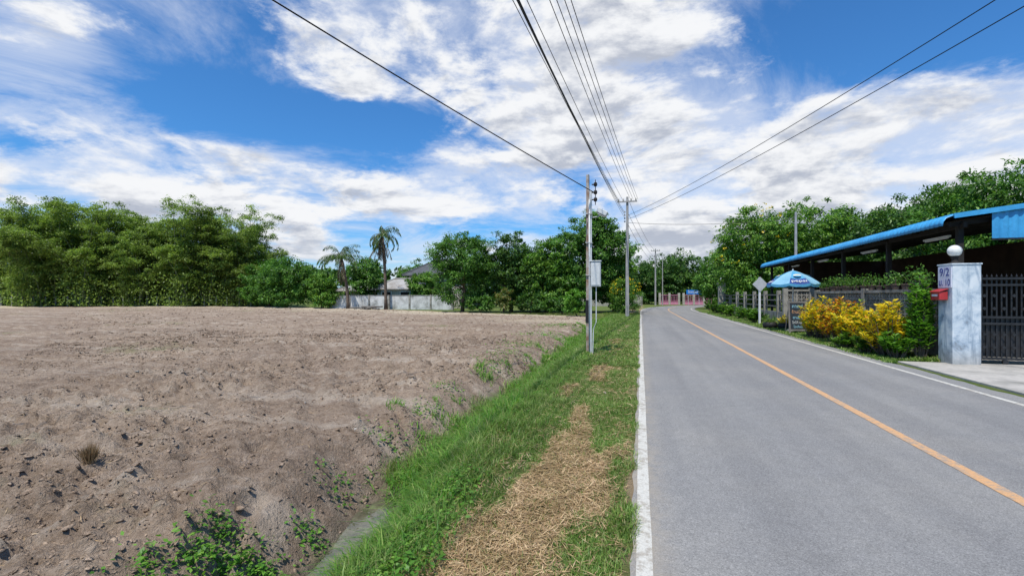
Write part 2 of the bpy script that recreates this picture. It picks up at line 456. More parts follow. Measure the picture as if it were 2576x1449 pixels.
# ---------------------------------------------------------------- road
KR = .00036
def roadpt(s):
    px, py = 0.02, min(s, 45.0)
    if s > 45:
        n = max(int((s-45)/.5), 1); ds = (s-45)/n
        for i in range(n):
            th = min(KR*((i+.5)*ds)**2, 1.3)
            px += math.sin(th)*ds; py += math.cos(th)*ds
        th = min(KR*(s-45)**2, 1.3)
    else: th = 0
    return px, py, th
S = list(np.arange(-40, 0, 2.0))+list(np.arange(0, 20, .08))+list(np.arange(20, 60, .5))+list(np.arange(60, 190, 1.0))
RP = [roadpt(s) for s in S]
def ribbon(name, o0, o1, z, mat, jl=0, jr=0, seed=0, s0=-40, s1=190):
    v = []
    for s, (px, py, th) in zip(S, RP):
        if s < s0 or s > s1: continue
        a = o0+(jl*(float(fbm(s*3, s*0+.5, seed, 4))-.5) if jl else 0); c = o1+(jr*(float(fbm(s*1.5, s*0+.5, seed+9, 4))-.5) if jr else 0)
        v += [(px+math.cos(th)*a, py-math.sin(th)*a, z), (px+math.cos(th)*c, py-math.sin(th)*c, z)]
    n = len(v)//2
    f = [(2*i, 2*i+1, 2*i+3, 2*i+2) for i in range(n-1)]
    me = bpy.data.meshes.new(name); me.from_pydata(v, [], f); me.update()
    return meta(mkobj(name, me, mat), kind='structure')
m, k, out = newmat('asphalt'); b = k.add('ShaderNodeBsdfPrincipled'); co = objco(k)
vor = k.add('ShaderNodeTexVoronoi'); vor.inputs['Scale'].default_value = 150; k.l.new(co, vor.inputs['Vector'])
sc = k.add('ShaderNodeSeparateColor'); k.l.new(vor.outputs['Color'], sc.inputs[0])
spk = k.ramp(sc.outputs[0], [(0, (.155, .152, .147)), (.3, (.215, .211, .204)), (.75, (.245, .241, .233)), (1, (.32, .313, .30))])
big = k.noise(co, .5, 6, .65)
trk = k.noise(k.mapping(co, (1.6, .07, 1)), 1, 4, .55)
col = k.mix(k.step(trk, .35, .65), spk, k.mix(1.0, spk, (.86, .86, .87), 'MULTIPLY'))
col = k.mix(k.step(big, .38, .7), col, k.mix(1.0, col, (1.14, 1.12, 1.08), 'MULTIPLY'))
col = k.mix(k.step(k.noise(co, 6, 4, .7), .35, .65), k.mix(1.0, col, (.93, .93, .93), 'MULTIPLY'), col)
stain = k.step(k.noise(co, 1.9, 2, .5, .3), .72, .77)
col = k.mix(k.math('MULTIPLY', stain, .35), col, (.10, .10, .10))
gx = k.add('ShaderNodeSeparateXYZ'); k.l.new(co, gx.inputs[0])
dust = k.math('MULTIPLY', k.math('SUBTRACT', 1.0, k.step(gx.outputs[0], -.05, .30)), k.step(k.noise(co, 5, 5, .7), .35, .6))
col = k.mix(k.math('MULTIPLY', dust, .7), col, (.35, .30, .23))
k.l.new(col, b.inputs['Base Color']); b.inputs['Roughness'].default_value = .88; b.inputs['Specular IOR Level'].default_value = .2
bp = k.add('ShaderNodeBump'); bp.inputs['Strength'].default_value = .25; bp.inputs['Distance'].default_value = .004
k.l.new(vor.outputs['Distance'], bp.inputs['Height']); k.l.new(bp.outputs[0], b.inputs['Normal'])
k.l.new(b.outputs[0], out.inputs[0]); M_asph = m
ribbon('road', -.075, 5.78, 0.0, M_asph, .07, .25, 3)
def linemat(name, c, under, wear):
    m, k, out = newmat(name); b = k.add('ShaderNodeBsdfPrincipled'); co = objco(k)
    n = k.noise(co, 14, 6, .7); n2 = k.noise(co, 1.3, 4, .6)
    w = k.step(k.math('ADD', k.math('MULTIPLY', n, .7), k.math('MULTIPLY', n2, .3)), wear, wear+.12)
    col = k.mix(w, c, under)
    col = k.mix(k.step(k.noise(co, 90, 3, .7), .45, .7), col, k.mix(1.0, col, (.72, .72, .72), 'MULTIPLY'))
    k.l.new(col, b.inputs['Base Color']); b.inputs['Roughness'].default_value = .8
    k.l.new(b.outputs[0], out.inputs[0]); return m
M_lw = linemat('road_paint_white', (.55, .53, .47), (.37, .335, .28), .47)
M_lo = linemat('road_paint_orange', (.58, .33, .155), (.36, .28, .21), .47)
ribbon('road_edge_marking', -.045, .05, .004, M_lw, .012, .012, 5)
ribbon('road_centre_marking', 2.79, 2.91, .004, M_lo, .015, .015, 6)
ribbon('road_edge_marking', 5.33, 5.43, .004, M_lw, .012, .012, 7)
M_drive = simple('driveway_concrete', (.46, .43, .385), (.35, .33, .295), 1.1, .9, bump=.3, c3=(.26, .25, .22))
mb = MB(); mb.box((8.9, 10.6, -.04), (5.7, 6.0, .10)); meta(mb.obj('driveway', M_drive, bevel=.01), kind='structure')
mb = MB(); mb.box((11.4, 25.2, -.02), (7.6, 22.6, .10)); meta(mb.obj('shed_floor_pavement', M_conc), kind='structure')

# ---------------------------------------------------------------- grass / straw / weeds
def blades(name, P, h, w, lean, mat, seed, bend=.6, label=None):
    r = np.random.default_rng(seed); n = len(P)
    a = r.random(n)*2*np.pi; D = np.stack([np.cos(a), np.sin(a), np.zeros(n)], 1)
    b2 = a+np.pi/2+r.normal(size=n)*.6; B = np.stack([np.cos(b2), np.sin(b2), np.zeros(n)], 1)
    h = h[:, None]; w = w[:, None]; lean = (lean*(.3+r.random(n)))[:, None]; U = np.array([0, 0, 1.])
    m1 = P+U*h*.55+D*h*lean*.35; t = P+U*h*(1-.35*lean*bend)+D*h*lean
    V = np.stack([P-B*w*.5, P+B*w*.5, m1+B*w*.42, m1-B*w*.42, t], 1).reshape(-1, 3)
    i = np.arange(n)[:, None]*5
    o = mkobj(name, fastmesh(name, V, quads=i+np.array([0, 1, 2, 3]), tris=i+np.array([3, 2, 4])), mat)
    return meta(o, label, None, None, 'stuff')
def scatter(n, x0, x1, y0, y1, pw, seed, acc=None):
    r = np.random.default_rng(seed)
    X = x0+(x1-x0)*r.random(n); Y = y0+(y1-y0)*r.random(n)**pw
    if acc is not None:
        kf = r.random(n) < acc(X, Y); X = X[kf]; Y = Y[kf]
    return X, Y
def on_ground(X, Y, dz=-.01): return np.stack([X, Y, hgt(X, Y)+dz], 1)
def verge_acc(x, y):
    a = (1-.72*strawm(x, y))*(1-ss(-.10, -.03, x+.05*np.sin(y*5)+.06*(vn(y*3, x*0, 9)-.5)))
    e = .5*(fbm(x*1.5, y*1.5, 97, 2)-.5)
    inch = np.where(y < 4.6, ss(.16, .36, x-chan(y)), ss(-.35, .05, x-chan(y)+e))
    return a*inch*(.2+.9*ss(.22, .55, fbm(x*2.5, y*2.5, 99, 3)))
X, Y = scatter(250000, -3.2, -.02, 1.4, 12, 1.5, 1, verge_acc); n = len(X)
h = (.025+.04*rng.random(n))*(1+1.5*ss(.95, 1.8, -X))*(1+.4*vn(X*2, Y*2, 12)); w = .0035+.0035*rng.random(n)
X2, Y2 = scatter(95000, -3.8, -.02, 11, 46, 1.5, 2, verge_acc); n2 = len(X2)
h2 = (.04+.06*rng.random(n2))*(1+1.3*ss(.9, 1.8, -X2)); w2 = .010+.012*rng.random(n2)
blades('verge_grass', np.concatenate([on_ground(X, Y), on_ground(X2, Y2)]), np.concatenate([h, h2]), np.concatenate([w, w2]), .9, M_grass, 3, label="short green grass on the road verge")
def racc(x, y):
    return ss(5.62, 5.95, x+.25*(vn(y*1.2, x*0, 4)-.5))*(1-(y < 13.75)*(x > 5.9))
X, Y = scatter(52000, 5.6, 7.5, 13.3, 52, 1.9, 4, racc); n = len(X)
blades('roadside_grass', on_ground(X, Y), .05+.07*rng.random(n)+.12*ss(6.2, 7, X)*rng.random(n), .008+.01*rng.random(n)+.0004*Y, .9, M_grass, 5, label="short grass beside the garden wall")
r = np.random.default_rng(21)
TP = []; TH = []
tuft = [(-1.95, 6.3, 1.2), (-1.85, 6.9, 1.2), (-2.0, 5.7, 1.1), (-2.1, 6.6, 1.1), (-2.2, 5.2, 1.1), (-1.84, 3.1, .9), (-1.76, 3.6, .9), (-1.84, 2.6, .9), (-1.8, 2.9, .9), (-1.86, 2.2, .9), (-1.9, 1.95, .8), (-2.0, 4.0, .9), (-2.1, 8.3, .9), (-3.1, 9.3, .8), (-3.35, 9.7, .6), (-2.25, 4.9, 1.0)]
for i in range(170):
    yy = 4.5+32*r.random()**1.4; tuft.append((float(chan(yy))+.16+.24*r.normal(), yy, .45+.5*r.random()))
for i in range(70):
    yy = 1.8+3.2*r.random(); tuft.append((float(chan(yy))+.30+.18*abs(r.normal()), yy, .35+.45*r.random()))
for i in range(26):
    yy = 5+26*r.random(); tuft.append((float(chan(yy))-.55+.25*r.normal(), yy, .25+.35*r.random()))
for tx, ty, s in tuft:
    n = int(110*s); TP.append(np.stack([tx+r.normal(size=n)*.13*s, ty+r.normal(size=n)*.19*s], 1)); TH.append((.10+.26*r.random(n))*s)
TP = np.concatenate(TP); TH = np.concatenate(TH)
blades('ditch_grass', on_ground(TP[:, 0], TP[:, 1]), TH, .005+.005*rng.random(len(TH))+.0006*TP[:, 1], 1.25, M_tall, 8, 1.2, label="tall green grass growing in the ditch")
def weedacc(x, y):
    d = x-chan(y)
    return np.where(y < 4.6, ss(.15, .35, d), ss(-.3, 0, d))*(1-ss(.75, 1.15, d))*ss(.36, .54, fbm(x*1.3, y*1.3, 66, 2))
X, Y = scatter(120000, -3.6, -.9, 1.6, 34, 1.7, 6, weedacc)
r = np.random.default_rng(66)
px, py = [], []
for cx, cy, s, nn in [(-2.62, 2.72, .075, 520), (-2.80, 2.5, .06, 300), (-2.93, 2.75, .045, 140), (-2.62, 3.3, .05, 110), (-2.9, 2.2, .05, 120), (-3.0, 5.2, .09, 100), (-2.85, 4.1, .08, 100), (-3.1, 6.4, .1, 120), (-3.3, 7.7, .1, 100), (-3.2, 10.5, .2, 250), (-3.3, 12.2, .3, 300), (-3.4, 15, .4, 400), (-3.7, 19, .5, 500), (-4.0, 25, .6, 600)]:
    px.append(cx+r.normal(size=nn)*s*1.4); py.append(cy+r.normal(size=nn)*s*1.6)
X = np.concatenate([X]+px); Y = np.concatenate([Y]+py); n = len(X)
P = on_ground(X, Y, 0); P[:, 2] += .012+.09*rng.random(n)**1.4*(.4+vn(X*4, Y*4, 3))
A = rng.normal(size=(n, 3)); A[:, 2] *= .3; N = rng.normal(size=(n, 3))*.28+np.array([0, 0, 1.])
L = (.020+.026*rng.random(n))*(1+.06*Y)
meta(leaves('ditch_weeds', P, A, N, L, L*.52, M_weed), "broad leafed green weeds on ditch banks", None, None, 'stuff')
X, Y = scatter(180000, -1.75, -.1, 1.4, 18, 1.7, 7, lambda x, y: (.07+strawm(x, y))*ss(-.2, .2, x-chan(y)-.5)); n = len(X)
P = on_ground(X, Y, 0); P[:, 2] += .006+.04*rng.random(n)**1.6
a = rng.random(n)*np.pi*2; A = np.stack([np.cos(a), np.sin(a), rng.normal(size=n)*.2], 1)
meta(leaves('cut_straw', P, A, np.tile([0, 0, 1.], (n, 1))+rng.normal(size=(n, 3))*.3, .04+.10*rng.random(n), (.0028+.0024*rng.random(n))*(1+.13*Y), M_straw), "mown dry straw lying on the verge", None, None, 'stuff')
X, Y = scatter(14000, -24, -2.6, 1.6, 28, 1.4, 17, lambda x, y: soilmask(x, y)*(.2+.8*ss(.45, .6, fbm(x*.8, y*.8, 83, 3)))); n = len(X)
P = on_ground(X, Y, .012); a = rng.random(n)*np.pi*2; A = np.stack([np.cos(a), np.sin(a), rng.normal(size=n)*.12], 1)
meta(leaves('field_stubble_litter', P, A, np.tile([0, 0, 1.], (n, 1))+rng.normal(size=(n, 3))*.3, .03+.15*rng.random(n)**2.5, .003+.004*rng.random(n), M_straw), "dry stalk bits on ploughed soil", None, None, 'stuff')
# clods
phi = (1+5**.5)/2
IV = np.array([(-1, phi, 0), (1, phi, 0), (-1, -phi, 0), (1, -phi, 0), (0, -1, phi), (0, 1, phi), (0, -1, -phi), (0, 1, -phi), (phi, 0, -1), (phi, 0, 1), (-phi, 0, -1), (-phi, 0, 1)], float)/1.9
IF = np.array([(0, 11, 5), (0, 5, 1), (0, 1, 7), (0, 7, 10), (0, 10, 11), (1, 5, 9), (5, 11, 4), (11, 10, 2), (10, 7, 6), (7, 1, 8), (3, 9, 4), (3, 4, 2), (3, 2, 6), (3, 6, 8), (3, 8, 9), (4, 9, 5), (2, 4, 11), (6, 2, 10), (8, 6, 7), (9, 8, 1)])
def clods(name, X, Y, size, mat, label, seed):
    r = np.random.default_rng(seed); n = len(X)
    P = on_ground(X, Y, 0)-np.stack([0*size, 0*size, size*.25], 1)
    V = IV[None]*(.45+1.0*r.random((n, 12, 1)))+r.normal(size=(n, 12, 3))*.25
    V = V*size[:, None, None]
    sc3 = np.stack([.6+1.1*r.random(n), .6+.7*r.random(n), .3+.45*r.random(n)], 1)[:, None, :]
    V = V*sc3; a = r.random(n)*6.28; c, s = np.cos(a)[:, None], np.sin(a)[:, None]
    V = np.stack([V[..., 0]*c-V[..., 1]*s, V[..., 0]*s+V[..., 1]*c, V[..., 2]+V[..., 0]*.3*np.sin(a*7)[:, None]], 2)+P[:, None, :]
    F = IF[None]+np.arange(n)[:, None, None]*12
    return meta(mkobj(name, fastmesh(name, V.reshape(-1, 3), tris=F.reshape(-1, 3)), mat), label, None, None, 'stuff')
m, k, out = newmat('clod_soil'); b = k.add('ShaderNodeBsdfPrincipled'); co = objco(k)
g = k.add('ShaderNodeNewGeometry')
col, nB, nC = soil_nodes(k, co)
col = k.mix(1.0, col, k.ramp(g.outputs['Random Per Island'], [(0, (.85, .83, .82)), (1, (1.2, 1.18, 1.16))]), 'MULTIPLY')
k.l.new(col, b.inputs['Base Color']); b.inputs['Roughness'].default_value = .95; b.inputs['Specular IOR Level'].default_value = .1
bp = k.add('ShaderNodeBump'); bp.inputs['Strength'].default_value = 1; bp.inputs['Distance'].default_value = .03
k.l.new(k.noise(co, 45, 4, .6), bp.inputs['Height']); k.l.new(bp.outputs[0], b.inputs['Normal'])
k.l.new(b.outputs[0], out.inputs[0])
M_clod = m
def cacc(x, y): return soilmask(x, y)*(.15+.85*ss(.38, .60, fbm(x*1.1, y*1.1, 23, 3)))*(-x < 2.2+1.55*y)
X, Y = scatter(110000, -19, -2.4, 1.5, 17, 1.5, 9, cacc)
clods('soil_clods', X, Y, .0045+.019*rng.random(len(X))**3.2+.0008*Y, M_clod, "crumbled clods of ploughed earth", 10)
X, Y = scatter(30000, -60, -3.0, 12, 50, 1.2, 19, cacc)
clods('soil_clods_beyond', X, Y, .02+.055*rng.random(len(X))**3, M_clod, "larger clods of ploughed earth", 11)
X, Y = scatter(60, -12, -.5, 3, 30, 1.2, 29)
clods('pebble_litter', X, Y, .015+.02*rng.random(len(X)), M_stone, "pale pebbles and scraps on soil", 12)
root = thing('dry_grass_tuft', (-4.83, 3.14, float(hgt(-4.83, 3.14))), "dry brown grass stump standing in ploughed soil", "plant")
r = np.random.default_rng(5); n = 220
P = np.stack([r.normal(size=n)*.03, r.normal(size=n)*.03, .05+.06*r.random(n)], 1)
A = P*np.array([5, 5, 0])+np.array([0, 0, 1.])+r.normal(size=(n, 3))*.22
leaves('dry_stalks', P, A, r.normal(size=(n, 3)), .13+.07*r.random(n), .006+.004*r.random(n), leafmat('dry_stalk', [(0, (.18, .11, .06)), (1, (.38, .26, .15))], 3, .8, .1), root)

# ---------------------------------------------------------------- bamboo
def bamboo_meshes(seed, H, spread, nc=34):
    r = np.random.default_rng(seed); mb = MB(); P = []; A = []; L = []
    for i in range(nc):
        a = r.random()*6.28; bx, by = r.normal()*1.7, r.normal()*1.3
        q0 = r.random(); hh = H*(.42+.55*q0**.8); sp = spread*(1.35-.8*q0)*(.5+.7*r.random())
        pts = []
        for t in np.linspace(0, 1, 7):
            pts.append((bx+math.cos(a)*sp*t**1.7, by+math.sin(a)*sp*t**1.7, hh*(t-.16*t**5)))
        mb.tube(pts, [.055, .05, .045, .04, .03, .02, .01], 5, cap=False)
        pts = np.array(pts)
        nn = 17
        for j in range(nn):
            t = .22+.78*r.random()**.8
            q = t*6; i0 = min(int(q), 5); c = pts[i0]+(pts[i0+1]-pts[i0])*(q-i0)
            an = r.random()*6.28; ln = (1.3+2.0*r.random())*(1.15-.6*t)
            m = 84; s = r.random(m)**.7
            br = np.array([math.cos(an), math.sin(an), .30])
            pd = np.array([-math.sin(an), math.cos(an), 0])
            pp = c+br*ln*s[:, None]-np.array([0, 0, 1.])*(s[:, None]**2)*ln*.45+pd*(r.normal(size=(m, 1))*.38*(.4+s[:, None]))
            pp[:, 2] += r.normal(size=m)*.17
            P.append(pp); aa = np.tile(br, (m, 1))+r.normal(size=(m, 3))*.7; aa[:, 2] -= .45; A.append(aa); L.append(.22+.2*r.random(m))
    m = 3600; pp = np.stack([r.normal(size=m)*3.0, r.normal(size=m)*1.8, .2+4.5*r.random(m)**1.3], 1)
    P.append(pp); A.append(r.normal(size=(m, 3))); L.append(.3+.2*r.random(m))
    return mb, np.concatenate(P), np.concatenate(A), np.concatenate(L)
bmesh_cache = []
for s, (H, sp) in enumerate([(20.5, 5.6), (19.5, 5.0), (18, 5.6)]):
    mb, P, A, L = bamboo_meshes(100+s, H, sp)
    N = np.random.default_rng(s).normal(size=P.shape)*.4+np.array([0, 0, 1])
    tmpc = leaves('crown', P, A, N, L, L*.38, M_bamboo); tmpt = mb.obj('trunk', M_culm)
    bmesh_cache.append((tmpc, tmpt))
BB = [(-100, 52, 0, 1.02), (-93, 55, 1, 1.06), (-88, 50.5, 0, 1.0), (-84, 55, 2, 1.12), (-80, 53, 1, .98), (-76, 57, 0, .98), (-73, 55, 2, .82), (-68.5, 58, 2, .93), (-65, 57.5, 1, 1.03), (-61.5, 61, 0, .96), (-59.5, 60, 1, .80), (-57.5, 63, 2, .60), (-82, 62, 1, 1.0), (-70, 64, 1, .90), (-95, 62, 0, .95)]
for i, (bx, by, kx, sc) in enumerate(BB):
    root = thing('bamboo_clump', (bx, by, 0), "tall feathery green bamboo clump behind a wire fence", "bamboo", "bamboo clumps along the field", rotz=i*1.37, scale=sc)
    for src in bmesh_cache[kx]:
        o = src.copy(); o.parent = root; COL.objects.link(o)
        o.name = src.name.split('.')[0]
for c, t in bmesh_cache:
    bpy.data.objects.remove(c, do_unlink=True); bpy.data.objects.remove(t, do_unlink=True)

root = thing('wire_fence', (-75, 52.4, 0), "wire fence with thin concrete posts before bamboo", "fence")
w = MB(); pts = []
xs = np.linspace(-97, -57, 26)
for i, xx in enumerate(xs):
    yy = float(field_far(xx))-.6+.1*math.sin(i*2.1); pts.append((xx+75, yy-52.4))
    q = MB().box((0, 0, .75), (.13, .13, 1.5+.15*math.sin(i*3.7)))
    o = q.obj('fence_post', M_pole, root, loc=(xx+75, yy-52.4, 0))
for hz in (.4, .8, 1.2, 1.4):
    w.tube([(p[0], p[1]-.07, hz) for p in pts], .012, 4)
w.obj('fence_wire', M_steelwire, root)

# ---------------------------------------------------------------- trees
def E(*a): return [tuple(t) for t in a]
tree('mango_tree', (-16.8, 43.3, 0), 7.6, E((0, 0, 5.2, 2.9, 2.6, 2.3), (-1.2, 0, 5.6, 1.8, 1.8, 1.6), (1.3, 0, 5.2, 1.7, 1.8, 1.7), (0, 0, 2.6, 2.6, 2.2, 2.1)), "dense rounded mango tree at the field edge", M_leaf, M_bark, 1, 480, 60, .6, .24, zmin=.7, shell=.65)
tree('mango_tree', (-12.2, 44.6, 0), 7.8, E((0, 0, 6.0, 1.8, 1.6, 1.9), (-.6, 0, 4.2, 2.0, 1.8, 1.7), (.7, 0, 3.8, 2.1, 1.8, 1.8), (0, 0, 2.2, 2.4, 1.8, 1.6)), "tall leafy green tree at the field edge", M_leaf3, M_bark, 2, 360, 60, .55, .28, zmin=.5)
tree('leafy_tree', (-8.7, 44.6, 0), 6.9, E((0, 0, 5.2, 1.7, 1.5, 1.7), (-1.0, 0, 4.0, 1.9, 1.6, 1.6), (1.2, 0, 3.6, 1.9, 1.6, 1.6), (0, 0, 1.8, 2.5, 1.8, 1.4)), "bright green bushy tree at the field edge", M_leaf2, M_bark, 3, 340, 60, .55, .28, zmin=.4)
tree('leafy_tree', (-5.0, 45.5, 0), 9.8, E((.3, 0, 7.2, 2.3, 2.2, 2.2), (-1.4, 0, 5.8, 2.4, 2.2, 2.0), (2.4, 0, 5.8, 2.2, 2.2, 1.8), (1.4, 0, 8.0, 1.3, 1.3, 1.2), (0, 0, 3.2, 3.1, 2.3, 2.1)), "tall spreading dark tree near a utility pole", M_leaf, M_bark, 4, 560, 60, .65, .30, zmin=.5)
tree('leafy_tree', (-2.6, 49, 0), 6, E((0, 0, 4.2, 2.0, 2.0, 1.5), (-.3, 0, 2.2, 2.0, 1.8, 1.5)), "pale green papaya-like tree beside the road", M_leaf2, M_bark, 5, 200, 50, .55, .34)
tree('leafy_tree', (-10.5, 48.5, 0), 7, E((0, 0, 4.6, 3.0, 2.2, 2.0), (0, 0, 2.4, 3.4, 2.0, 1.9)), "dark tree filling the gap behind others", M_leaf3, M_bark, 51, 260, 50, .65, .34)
tree('young_mango_tree', (-12.1, 41.6, 0), 2.4, E((0, 0, 1.6, .8, .7, .6), (.2, 0, .9, .6, .6, .5)), "small tree with reddish young leaves", M_redleaf, M_bark, 6, 40, 40, .35, .22, trunk_r=.06)
tree('leafy_shrub', (-4.9, 37.8, 0), 2.2, E((0, 0, 1.4, .9, .8, .7), (-.2, 0, .8, .8, .7, .6)), "light green shrub on the field bank", M_weed, M_bark, 7, 60, 45, .3, .26, trunk_r=.05, cat="shrub")
tree('leafy_shrub', (-9.6, 41.6, 0), 1.8, E((0, 0, .9, 1.6, .8, .8)), "low dark shrub under taller trees", M_leaf3, M_bark, 77, 70, 45, .3, .24, trunk_r=.05, cat="shrub")
tree('leafy_shrub', (-14.6, 42.3, 0), 1.8, E((0, 0, .8, 1.5, .8, .7)), "low green shrub under mango trees", M_leaf, M_bark, 78, 70, 45, .3, .24, trunk_r=.05, cat="shrub")
tree('leafy_shrub', (-6.6, 41.0, 0), 1.6, E((0, 0, .8, 1.8, .8, .7)), "low dark shrub at the ditch end", M_leaf, M_bark, 79, 80, 45, .3, .24, trunk_r=.05, cat="shrub")
fl = tree('flowering_shrub', (-1.35, 43, 0), 3.1, E((0, 0, 1.8, 1.35, 1.2, 1.2), (0, 0, .9, 1.2, 1.1, .9)), "rounded shrub with small yellow flowers on top", M_leaf2, M_bark, 8, 150, 60, .4, .16, trunk_r=.06, cat="shrub", zmin=.2)
def flowers(root, ells, n, size, seed, per=5, zmin=.5):
    r = np.random.default_rng(seed)
    P, O, out, C = crown_points(r, ells, n, per, size*1.4, zmin, .97)
    o = leaves('blossom', P+out*.12, r.normal(size=P.shape), r.normal(size=P.shape), np.full(len(P), size), np.full(len(P), size*.8), M_flower, root)
    o["kind"] = 'stuff'
flowers(fl, E((0, 0, 2.3, 1.2, 1.1, .8)), 70, .10, 3, 5, 1.9)
tree('leafy_tree', (-45.2, 52.5, 0), 7, E((0, 0, 4.5, 3.0, 2.6, 2.2), (-2.2, 0, 3.2, 2.4, 2.2, 2.2), (2.4, 0, 3.4, 2.6, 2.2, 2.1), (0, 0, 1.8, 4.2, 2.5, 1.6)), "broad dark tree beside bamboo clumps", M_leaf, M_bark, 10, 440, 55, .7, .34)
tree('leafy_tree', (-53, 58, 0), 7, E((0, 0, 4.0, 4.2, 2.6, 2.6), (0, 0, 2.0, 4.5, 2.5, 1.8)), "dark leafy tree below arching bamboo", M_leaf, M_bark, 11, 380, 55, .7, .36)
tree('leafy_shrub', (-38.2, 50.6, 0), 4.4, E((0, 0, 2.8, 1.7, 1.5, 1.5), (.6, 0, 1.4, 2.0, 1.5, 1.3)), "bright green shrub at the wall end", M_leaf2, M_bark, 12, 200, 50, .5, .3, cat="shrub")
tree('leafy_tree', (-34.6, 54.5, 0), 6.6, E((0, 0, 4.8, 2.2, 1.9, 1.8), (.4, 0, 3.0, 2.4, 2.0, 1.8)), "green tree behind the boundary wall", M_leaf, M_bark, 13, 240, 50, .6, .32)
tree('leafy_tree', (-26.0, 54, 0), 4.4, E((0, 0, 3.0, 2.1, 1.8, 1.4), (.4, 0, 1.8, 2.2, 1.8, 1.3)), "small tree in front of a house roof", M_leaf2, M_bark, 14, 180, 50, .55, .3)
tree('leafy_tree', (-31.5, 64, 0), 7, E((0, 0, 4.6, 2.6, 2.2, 2.0), (1.5, 0, 3.4, 2.6, 2.2, 2.0)), "green garden tree near houses", M_leaf, M_bark, 15, 260, 50, .65, .34)
tree('leafy_tree', (-21.4, 60, 0), 7.6, E((0, 0, 5.4, 2.6, 2.2, 2.0), (-.5, 0, 3.4, 2.8, 2.2, 2.0)), "green garden tree behind a mango", M_leaf2, M_bark, 16, 260, 50, .65, .34)
t = tree('flowering_tree', (9.6, 45.2, 0), 9.8, E((0, 0, 6.4, 3.0, 2.8, 2.7), (-1.5, 0, 5.0, 2.2, 2.2, 2.2), (1.5, 0, 7.2, 2.0, 2.0, 1.8), (-.8, 0, 8.0, 1.2, 1.2, 1.2), (0, 0, 3.0, 3.0, 2.6, 2.2)), "tall light green tree with sparse yellow blossom", M_leaf2, M_bark, 20, 480, 60, .65, .26)
flowers(t, E((0, 0, 7.2, 2.7, 2.5, 2.2), (-1.5, 0, 5.4, 2.2, 2.2, 2.2)), 50, .15, 4, 6, 4.5)
tree('leafy_tree', (15.2, 48.5, 0), 10.4, E((0, 0, 7.2, 3.4, 3.0, 2.9), (-2, 0, 5.8, 2.4, 2.4, 2.4), (2.4, 0, 6.6, 2.4, 2.4, 2.4), (0, 0, 3.6, 3.6, 2.8, 2.2)), "large green tree behind the open shed", M_leaf2, M_bark, 21, 480, 55, .7, .3)
tree('leafy_tree', (10.6, 63, 0), 8, E((0, 0, 5.0, 3.0, 2.8, 2.8), (-1, 0, 3.0, 3.2, 2.6, 2.2)), "roadside tree at the bend in the road", M_leaf, M_bark, 22, 300, 55, .7, .34)
mango_spec = E((0, 0, 6.4, 3.4, 3.2, 2.9), (-2.2, .4, 6.0, 2.4, 2.4, 2.4), (2.2, -.4, 5.8, 2.5, 2.4, 2.4), (0, 0, 4.0, 4.0, 3.6, 2.4))
src = tree('mango_tree', (20, 40.5, 0), 9.4, mango_spec, "big dark mango tree behind the shed", M_leaf3, M_bark, 23, 560, 60, .7, .27, trunk_r=.25, group="mango trees behind the shed")
src2 = tree('mango_tree', (21, 34.5, 0), 9.4, mango_spec, "big dark mango tree behind the shed", M_leaf, M_bark, 24, 560, 60, .7, .27, trunk_r=.25, group="mango trees behind the shed")
def copy_thing(src, loc, rotz, scale):
    o = src.copy(); o.location = loc; o.rotation_euler = (0, 0, rotz); o.scale = (scale,)*3; COL.objects.link(o)
    for c in list(src.children):
        d = c.copy(); d.parent = o; COL.objects.link(d)
    return o
for s, l, rz, sc in [(src, (18.5, 47.5, 0), 2.1, .98), (src2, (22, 28.5, 0), 1.2, 1.0), (src, (21, 23, 0), 3.3, .95), (src2, (17.5, 54, 0), 4.0, .95), (src, (26, 33, 0), 5.0, 1.12), (src2, (24, 44, 0), .6, 1.1), (src, (28, 24, 0), 2.6, 1.1)]:
    copy_thing(s, l, rz, sc)
far = [(-1, 93, 8.5), (4, 100, 9.5), (9, 108, 11), (16, 104, 10), (21, 96, 9), (26, 90, 9), (17, 78, 8.5), (14, 70, 8), (-8, 88, 8), (-15, 84, 8), (-22, 80, 8), (31, 84, 9), (22, 66, 10), (20, 58, 10)]
fs = tree('leafy_tree', (-6, 82, 0), 8, E((0, 0, 5.2, 3.6, 3.4, 2.8), (-1.6, 0, 3.6, 3.0, 2.6, 2.4), (1.8, 0, 3.4, 3.0, 2.6, 2.4), (0, 0, 1.8, 3.8, 3.2, 1.6)), "dark green tree beyond the road bend", M_leaf3, M_bark, 30, 360, 50, .8, .42, group="trees beyond the road bend")
for i, (fx, fy, fh) in enumerate(far): copy_thing(fs, (fx, fy, 0), i*1.9, fh/8)
r = np.random.default_rng(55); ell = []
for i in range(130):
    a = -75+1.15*i; a = R(a); d = 120+30*r.random()
    hh = 6+3.5*r.random(); ell.append((d*math.sin(a), d*math.cos(a)+10, hh*.5, 6+3*r.random(), 5, hh*.52))
P, O, out, C = crown_points(r, ell, 3800, 26, 1.5, .5, .75)
n = len(P); A = r.normal(size=(n, 3)); A[:, 2] -= .4
meta(leaves('distant_wood', P, A, out+r.normal(size=(n, 3))*.5+np.array([0, 0, .6]), .9+.7*r.random(n), .45+.3*r.random(n), M_leaf3), "far belt of dark green trees", None, None, 'stuff')
